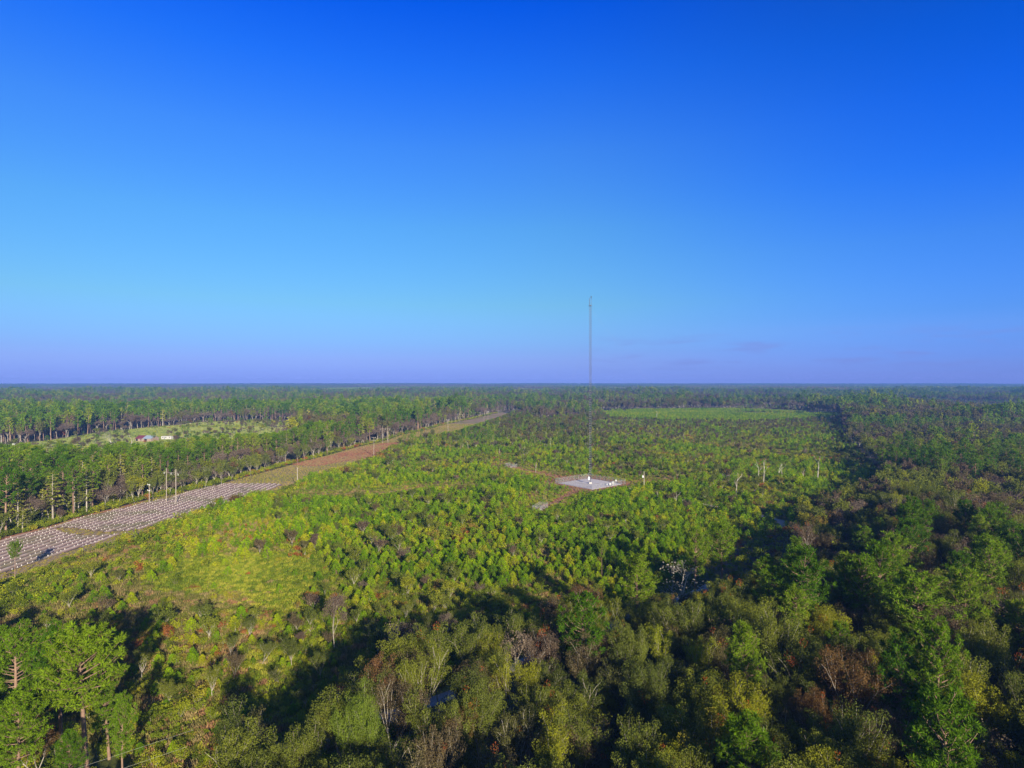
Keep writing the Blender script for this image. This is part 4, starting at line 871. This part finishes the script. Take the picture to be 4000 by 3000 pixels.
# ------------------------------------------------------------------ compound equipment
def ground_at(u, v): return gp(u, v)
x, y = gp(2395, 1899); e = empty('equipment_cabinet', (x, y, BASEZ), math.radians(40)); tag(e, 'largest white equipment cabinet on legs in the right corner of the compound', 'cabinet')
A = Acc(); A.box((0, 0, 1.45), (1.15, .6, 1.1)); A.obj('cabinet_body', M['white'], e); A = Acc(); A.box((0, 0, 2.03), (1.3, .75, .05)); A.obj('roof', M['white'], e)
for s in (-1, 1): A = Acc(); A.box((s * .42, 0, .45), (.22, .22, .9)); A.obj('leg', M['white'], e)
A = Acc(); A.box((.1, -.31, 1.45), (.7, .03, .8)); A.obj('door', M['galv'], e)
x, y = gp(2406, 1892); e = empty('meter_box', (x, y, BASEZ), math.radians(30)); tag(e, 'small pale meter box on a post right of the big white cabinet', 'meter box')
A = Acc(); A.box((0, 0, 1.7), (.55, .35, .8)); A.obj('box', M['white'], e); A = Acc(); A.tube([(0, 0, 0), (0, 0, 1.3)], [.07, .07], 6); A.obj('post', M['galv'], e)
x, y = gp(2384, 1898); e = empty('equipment_box', (x, y, BASEZ)); tag(e, 'white box on a short pedestal left of the big white cabinet', 'cabinet')
A = Acc(); A.box((0, 0, .8), (.8, .5, .8)); A.obj('box', M['white'], e); A = Acc(); A.box((0, 0, .2), (.5, .4, .4)); A.obj('pedestal', M['concrete'], e)
x, y = gp(2372, 1898); e = empty('equipment_box', (x, y, BASEZ)); tag(e, 'smallest white box, leftmost of the white boxes in the compound', 'cabinet')
A = Acc(); A.box((0, 0, .6), (.5, .4, .5)); A.obj('box', M['white'], e); A = Acc(); A.box((0, 0, .17), (.3, .3, .34)); A.obj('pedestal', M['concrete'], e)
x, y = gp(2390, 1903); A = Acc()
for s in (-2, 0, 2): A.tube([(s, 0, 0), (s, 0, 1.1)], [.05, .05], 5)
A.box((0, 0, 1.1), (4.4, .12, .1)); A.box((0, 0, .7), (4.4, .06, .06)); o = A.obj('cable_rack', M['galv'], None, (x, y, BASEZ), math.radians(40)); tag(o, 'low grey cable rack in front of the white cabinets', 'rack')
# ------------------------------------------------------------------ poles
def pole(u, vb, vt, label, arms=(), arm_w=2.4, arm_az=None, group=None, r0=.15, mt=None, ins=True, cat='utility pole', name='utility_pole', extra=None):
    x, y = gp(u, vb); h = (vb - vt) / F * y; az = math.radians(12) if arm_az is None else arm_az
    e = empty(name, (x, y, 0), -az); tag(e, label, cat, group)
    A = Acc(); A.tube([(0, 0, -.2), (0, 0, h * .5), (0, 0, h)], [r0 * 1.15, r0, r0 * .8], 8); A.obj('pole_shaft', mt or M['polewood'], e)
    for zz in arms:
        A = Acc(); A.box((0, -r0 - .06, h - zz), (arm_w, .12, .14)); A.obj('crossarm', M['polewood'] if ins != 'white' else M['porcelain'], e)
        if ins:
            for q in ((-.46, .46) if ins is True else (-.46, .1, .46)):
                A = Acc(); A.tube([(q * arm_w, -r0 - .06, h - zz + .07), (q * arm_w, -r0 - .06, h - zz + .25), (q * arm_w, -r0 - .06, h - zz + .4)], [.07, .14 if ins != 'white' else .2, .08], 7); A.obj('insulator', M['porcelain'], e)
    return e, x, y, h
pole(582, 1966, 1893, 'short pole with two white crossarms at the near wood edge of the planted rows', (.2, 2.6), 2.6, math.radians(40), ins='white')
# H-frame structures: two shafts and a crossbar each
def hframe(ul, ur, vbl, vbr, vt, label, group='two-legged power line frames'):
    xl, yl = gp(ul, vbl); xr, yr = gp(ur, vbr); h = (vbl - vt) / F * yl; e = empty('transmission_frame', (xl, yl, 0)); tag(e, label, 'power pylon', group)
    d = Vector((xr - xl, yr - yl, 0)); 
    for q in (Vector((0, 0, 0)), d): A = Acc(); A.tube([(q.x, q.y, -.2), (q.x, q.y, h)], [.15, .12], 8); A.obj('pole_shaft', M['polewood'], e)
    n = d.normalized(); A = Acc(); a = -n * 1.5 + Vector((0, 0, h - 1.6)); b = d + n * 1.5 + Vector((0, 0, h - 1.6)); A.tube([tuple(a), tuple(b)], [.07, .07], 4); A.obj('crossbar', M['polewood'], e)
    for t in (0.0, .5, 1.0): p = a.lerp(b, t); A = Acc(); A.tube([tuple(p), tuple(p - Vector((0, 0, .45))), tuple(p - Vector((0, 0, .9)))], [.03, .1, .05], 6); A.obj('insulator', M['porcelain'], e)
    top = [Vector((xl, yl, 0)) + a.lerp(b, t) - Vector((0, 0, .9)) for t in (0, .5, 1)]
    return top
T1 = hframe(649, 686, 1964, 1970, 1829, 'nearest two-legged wooden power frame standing in the planted rows')
T2 = hframe(1494, 1515, 1732, 1731, 1667, 'two-legged wooden power frame with a crossbar beyond the russet grass')
T3 = hframe(1780, 1793, 1652, 1651, 1613, 'two-legged wooden power frame at the wood edge far up the corridor')
T4 = hframe(1885, 1894, 1627, 1627, 1600, 'farthest two-legged power frame where the corridor disappears')
T0 = [p + (p - q) * .75 for p, q in zip(T1, T2)]
for k, (p, q) in enumerate([(T1, T2), (T2, T3), (T3, T4)]):
    for j in range(3):
        pts = [tuple(p[j].lerp(q[j], t / 12) - Vector((0, 0, 9.0 * (t / 12) * (1 - t / 12) * min(1, (q[j] - p[j]).length / 260)))) for t in range(13)]
        A = Acc(); A.tube(pts, [.016] * 13, 3, cap=False); o = A.obj('power_line', M['wire']); tag(o, ('sagging wire spanning from the nearest to the second power frame', 'sagging wire spanning from the second to the third power frame', 'sagging wire spanning between the two farthest power frames')[k], 'wire', 'wires of span %s on the corridor' % ('near', 'middle', 'far')[k])
pole(1161, 1904, 1825, 'plain bare wooden pole at the edge between corridor and clearing', r0=.17)
pole(1460, 1781, 1707, 'pole with a crossarm and bent white bracket standing in the russet grass', (.4, 2.4), 2.6, math.radians(5), ins=True)
pole(1750, 1687, 1637, 'grey pole with two crossarms beside the far planted rows', (.5, 2.0), 3.0, math.radians(5))
pole(1890, 1652, 1626, 'plain pole at the right edge of the far corridor')
pole(1906, 1648, 1605, 'pole with pale double crossarms where the corridor narrows', (.6, 2.6), 3.2, math.radians(5), ins='white')
pole(1947, 1614, 1583, 'thin pole at the far end of the corridor before the woods')
e, x, y, h = pole(2516, 1915, 1841, 'service pole carrying a white transformer right of the tower compound', (), r0=.2)
A = Acc(); A.tube([(0, 0, 0), (0, 0, .15), (0, 0, .95), (0, 0, 1.1)], [.22, .34, .34, .2], 10); A.obj('transformer', M['white'], e, (-.55, -.1, h - 3.0))
pole(4, 1744, 1700, 'thick pale pole at the left edge beside the pasture', (), r0=.22, mt=M['deadwood'])
pole(20, 1744, 1708, 'thinner pole right of the thick pale one at the left edge', (), r0=.14)
pole(20, 1744, 1742, 'x') if False else None
ym = mat('weathered_marker', (.62, .56, .36), .8)
pole(816, 2026, 2004, 'short yellowish marker post at the clearing edge below the planted rows', (), r0=.13, mt=ym, cat='marker post', name='marker_post')
pole(1453, 1800, 1787, 'low stub post at the foot of the russet grass', (), r0=.12, cat='marker post', name='marker_post')
pole(526, 2105, 2083, 'thin grey stake at the lower edge of the planted rows', (), r0=.06, cat='marker post', name='marker_post')
# two service wires in the bottom left corner
for (ua, va, ub, vb_), lb in (((320, 2998, 711, 2868), 'upper pale wire crossing the bare pine trunk at the bottom left'), ((499, 2998, 705, 2928), 'lower pale wire near the bottom left of the picture')):
    a = Vector((*gp(ua, va, 9.0), 9.0)); b = Vector((*gp(ub, vb_, 9.0), 9.0)); d = (b - a); pts = [a - d * 2.5, a, b, b + d * .12]
    A = Acc(); A.tube([tuple(p) for p in pts], [.010] * 4, 5, cap=False); o = A.obj('power_line', M['wire']); tag(o, lb, 'wire')
# ------------------------------------------------------------------ barn, sheds, far house
def corr(name, a, b):
    m = mat(name, a, .45, .2); nt = m.node_tree; n = noise(nt, .8, 5); r = ramp(nt, [(.3, a), (.7, b)]); nt.links.new(n.outputs[0], r.inputs[0]); nt.links.new(r.outputs[0], nt.nodes['Principled BSDF'].inputs['Base Color']); return m
redm = corr('red_painted_metal', (.20, .04, .05), (.28, .08, .09)); blum = corr('pale_blue_metal', (.30, .38, .46), (.45, .52, .58)); brk = corr('plank_wall', (.34, .24, .19), (.48, .36, .30))
def gable(e, x0, x1, y0, y1, ze, zr, m, name='roof', ov=.35):
    A = Acc(); ym_ = (y0 + y1) / 2; t = .08
    for (ya, za, yb, zb) in ((y0 - ov, ze - .12, ym_, zr), (y1 + ov, ze - .12, ym_, zr)):
        A.add([(x0 - ov, ya, za), (x1 + ov, ya, za), (x1 + ov, yb, zb), (x0 - ov, yb, zb), (x0 - ov, ya, za + t), (x1 + ov, ya, za + t), (x1 + ov, yb, zb + t), (x0 - ov, yb, zb + t)], [(0, 3, 2, 1), (4, 5, 6, 7), (0, 1, 5, 4), (1, 2, 6, 5), (3, 0, 4, 7), (2, 3, 7, 6)])
    A.obj(name, m, e)
def walls(e, x0, x1, y0, y1, ze, zr, m):
    ym_ = (y0 + y1) / 2; A = Acc(); A.add([(x0, y0, 0), (x1, y0, 0), (x1, y1, 0), (x0, y1, 0), (x0, y0, ze), (x1, y0, ze), (x1, y1, ze), (x0, y1, ze), (x0, ym_, zr - .05), (x1, ym_, zr - .05)],
      [(0, 1, 5, 4), (2, 3, 7, 6)]); A.add([(x0, y0, 0), (x0, y0, ze), (x0, ym_, zr - .05), (x0, y1, ze), (x0, y1, 0), (x1, y0, 0), (x1, y0, ze), (x1, ym_, zr - .05), (x1, y1, ze), (x1, y1, 0)], [(0, 1, 2, 3), (0, 3, 4, 4), (5, 8, 7, 6), (5, 9, 8, 8)])
    A.obj('wall', m, e)
bx_, by_ = gp(528, 1724); e = empty('barn', (bx_, by_, 0), math.radians(-8)); tag(e, 'long low barn with half red and half pale blue metal roof', 'barn')
walls(e, 0, 14.5, 0, 9, 2.4, 4.6, brk); gable(e, 0, 6.2, 0, 9, 2.4, 4.6, redm); gable(e, 6.95, 14.5, 0, 9, 2.4, 4.6, blum)
A = Acc(); A.box((1.4, -.03, 1.2), (1.8, .06, 1.9)); A.obj('door', M['dark'], e); A = Acc(); A.box((5.2, -.03, 1.4), (.9, .06, 1.0)); A.obj('window', M['dark'], e); A = Acc(); A.box((9.5, -.03, 1.2), (2.2, .06, 2.0)); A.obj('door', M['dark'], e)
dullw = mat('weathered_white', (.5, .48, .45), .7)
bx_, by_ = gp(629, 1717); e = empty('mobile_home', (bx_, by_, 0), math.radians(-3)); tag(e, 'white flat-roofed trailer home right of the barn', 'trailer')
A = Acc(); A.box((4.4, 1.6, 1.55), (8.8, 3.2, 2.5)); A.obj('body', dullw, e); A = Acc(); A.box((4.4, 1.6, 2.87), (9.1, 3.5, .12)); A.obj('roof', dullw, e)
for q in (1.5, 4.2, 7.4): A = Acc(); A.box((q, -.03, 1.8), (.8, .05, .7)); A.obj('window', M['dark'], e)
A = Acc(); A.box((3.0, -.03, 1.35), (.8, .05, 1.9)); A.obj('door', M['galv'], e); A = Acc(); A.box((4.4, 1.6, .15), (8.4, 2.8, .3)); A.obj('skirting', M['dark'], e)
bx_, by_ = gp(960, 1547); e = empty('far_house', (bx_, by_, 0)); tag(e, 'tiny white building far off in the woods under the horizon', 'building')
walls(e, 0, 17, 0, 9, 15.5, 18.5, M['white']); gable(e, 0, 17, 0, 9, 15.5, 18.5, M['white'])
for q in (3, 8, 13): A = Acc(); A.box((q, -.03, 13), (1.2, .06, 1.6)); A.obj('window', M['dark'], e)
bx_, by_ = gp(50, 1742); e = empty('box_trailer', (bx_, by_, 0)); tag(e, 'small white box trailer under the trees at the left edge', 'trailer')
A = Acc(); A.box((0, 0, 1.1), (2.6, 1.6, 1.5)); A.obj('body', M['white'], e)
for s in (-1, 1): A = Acc(); A.tube([(s * .5, -.85, .32), (s * .5, -.68, .32)], [.32, .32], 10); A.obj('wheel', M['dark'], e)
bx_, by_ = gp(1782, 1692); e = empty('parked_van', (bx_, by_, 0)); tag(e, 'small white van parked at the foot of the far corridor', 'van')
A = Acc(); A.box((0, 0, .9), (4.2, 1.8, 1.0)); A.box((.3, 0, 1.7), (3.2, 1.7, .7), taper=.88); A.obj('body', M['white'], e); A = Acc(); A.box((.3, -.86, 1.65), (2.6, .04, .4)); A.obj('window', M['dark'], e)
for s in (-1, 1):
    for t in (-1, 1): A = Acc(); A.tube([(s * 1.3, t * .95, .35), (s * 1.3, t * .72, .35)], [.35, .35], 10); A.obj('wheel', M['dark'], e)
# clay bank
bx_, by_ = gp(240, 1704); A = Acc(); r9 = np.random.default_rng(5); c = blob(r9, (0, 0, 2.6), 900, 3.3, .75); A.leaves(c, .8, r9, 0, r9.uniform(0, 1, 900)); A.tube([(0, 0, 0), (0, 0, 2.5)], [.15, .08], 5, 1)
om = leaf_mat('orange_leaves', [(0, (.62, .19, .06)), (1, (.75, .25, .08))], .3); o = A.obj('maple_tree', [om, M['greybark']], None, (bx_, by_, 0)); o.scale = (1, 1, 1.1); tag(o, 'small bright orange tree at the far wood edge on the left', 'broadleaf tree')
# ------------------------------------------------------------------ white seedling guards in rows
gm = Acc(); gm.tube([(0, 0, 0), (0, 0, .26)], [.09, .115], 8, 0); gm.tube([(0, 0, .26), (0, 0, .42)], [.015, .015], 4, 1); GM = gm.mesh('seedling_guard', [M['guard'], M['polewood']])
xs_ = []; ys_ = []
for kx in range(-30, 40):
    xr = -159.7 + SP * kx
    yy = np.arange(py0, py1, 1.72) + rng.uniform(0, 1.7); xx = np.full(len(yy), xr) + rng.normal(0, .12, len(yy)); yy = yy + rng.normal(0, .16, len(yy))
    k = inside(xx, yy, WPLOT) & ~inside(xx, yy, WBREAK) & (rng.random(len(yy)) > .12 + .5 * np.clip((fbm(xx, yy, 14) - .55) * 5, 0, 1)) & (segdist(xx, yy, list(map(tuple, W(COR_UP)))) > 1.2) & (xx > -yy * .87 - 4); xs_.append(xx[k]); ys_.append(yy[k])
x = np.concatenate(xs_); y = np.concatenate(ys_); s = rng.uniform(.85, 1.25, len(x))
m = small('seedling_guard', 'seedling guard', [GM], x, y, s, 1.0, 'short white seedling guard in the near planted rows', 'white guards in the near planted rows', 300)
for o in [o for o in COL.objects if o.name.startswith('seedling_guard')]: o.location.z = .30
scatter('seedling_guard_rows', [bpy.data.objects.new('p', GM)], np.column_stack([x, y, 0 * x + .30])[m], rots(m.sum(), .05), np.column_stack([s, s, s])[m], np.zeros(m.sum(), int), 'white seedling guards dotted along the far planted rows', 'seedling guards')
#ENDMAN
sc.view_settings.view_transform = 'Standard'; sc.view_settings.look = 'None'; sc.view_settings.exposure = .75; sc.view_settings.gamma = 1
sc.render.engine = 'CYCLES'
sc.cycles.max_bounces = 5; sc.cycles.diffuse_bounces = 3; sc.cycles.transmission_bounces = 3; sc.cycles.transparent_max_bounces = 12; sc.cycles.volume_bounces = 0; sc.cycles.glossy_bounces = 2
sc.cycles.use_denoising = True; sc.cycles.denoiser = 'OPENIMAGEDENOISE'; sc.cycles.denoising_input_passes = 'RGB_ALBEDO_NORMAL'; sc.cycles.denoising_prefilter = 'ACCURATE'
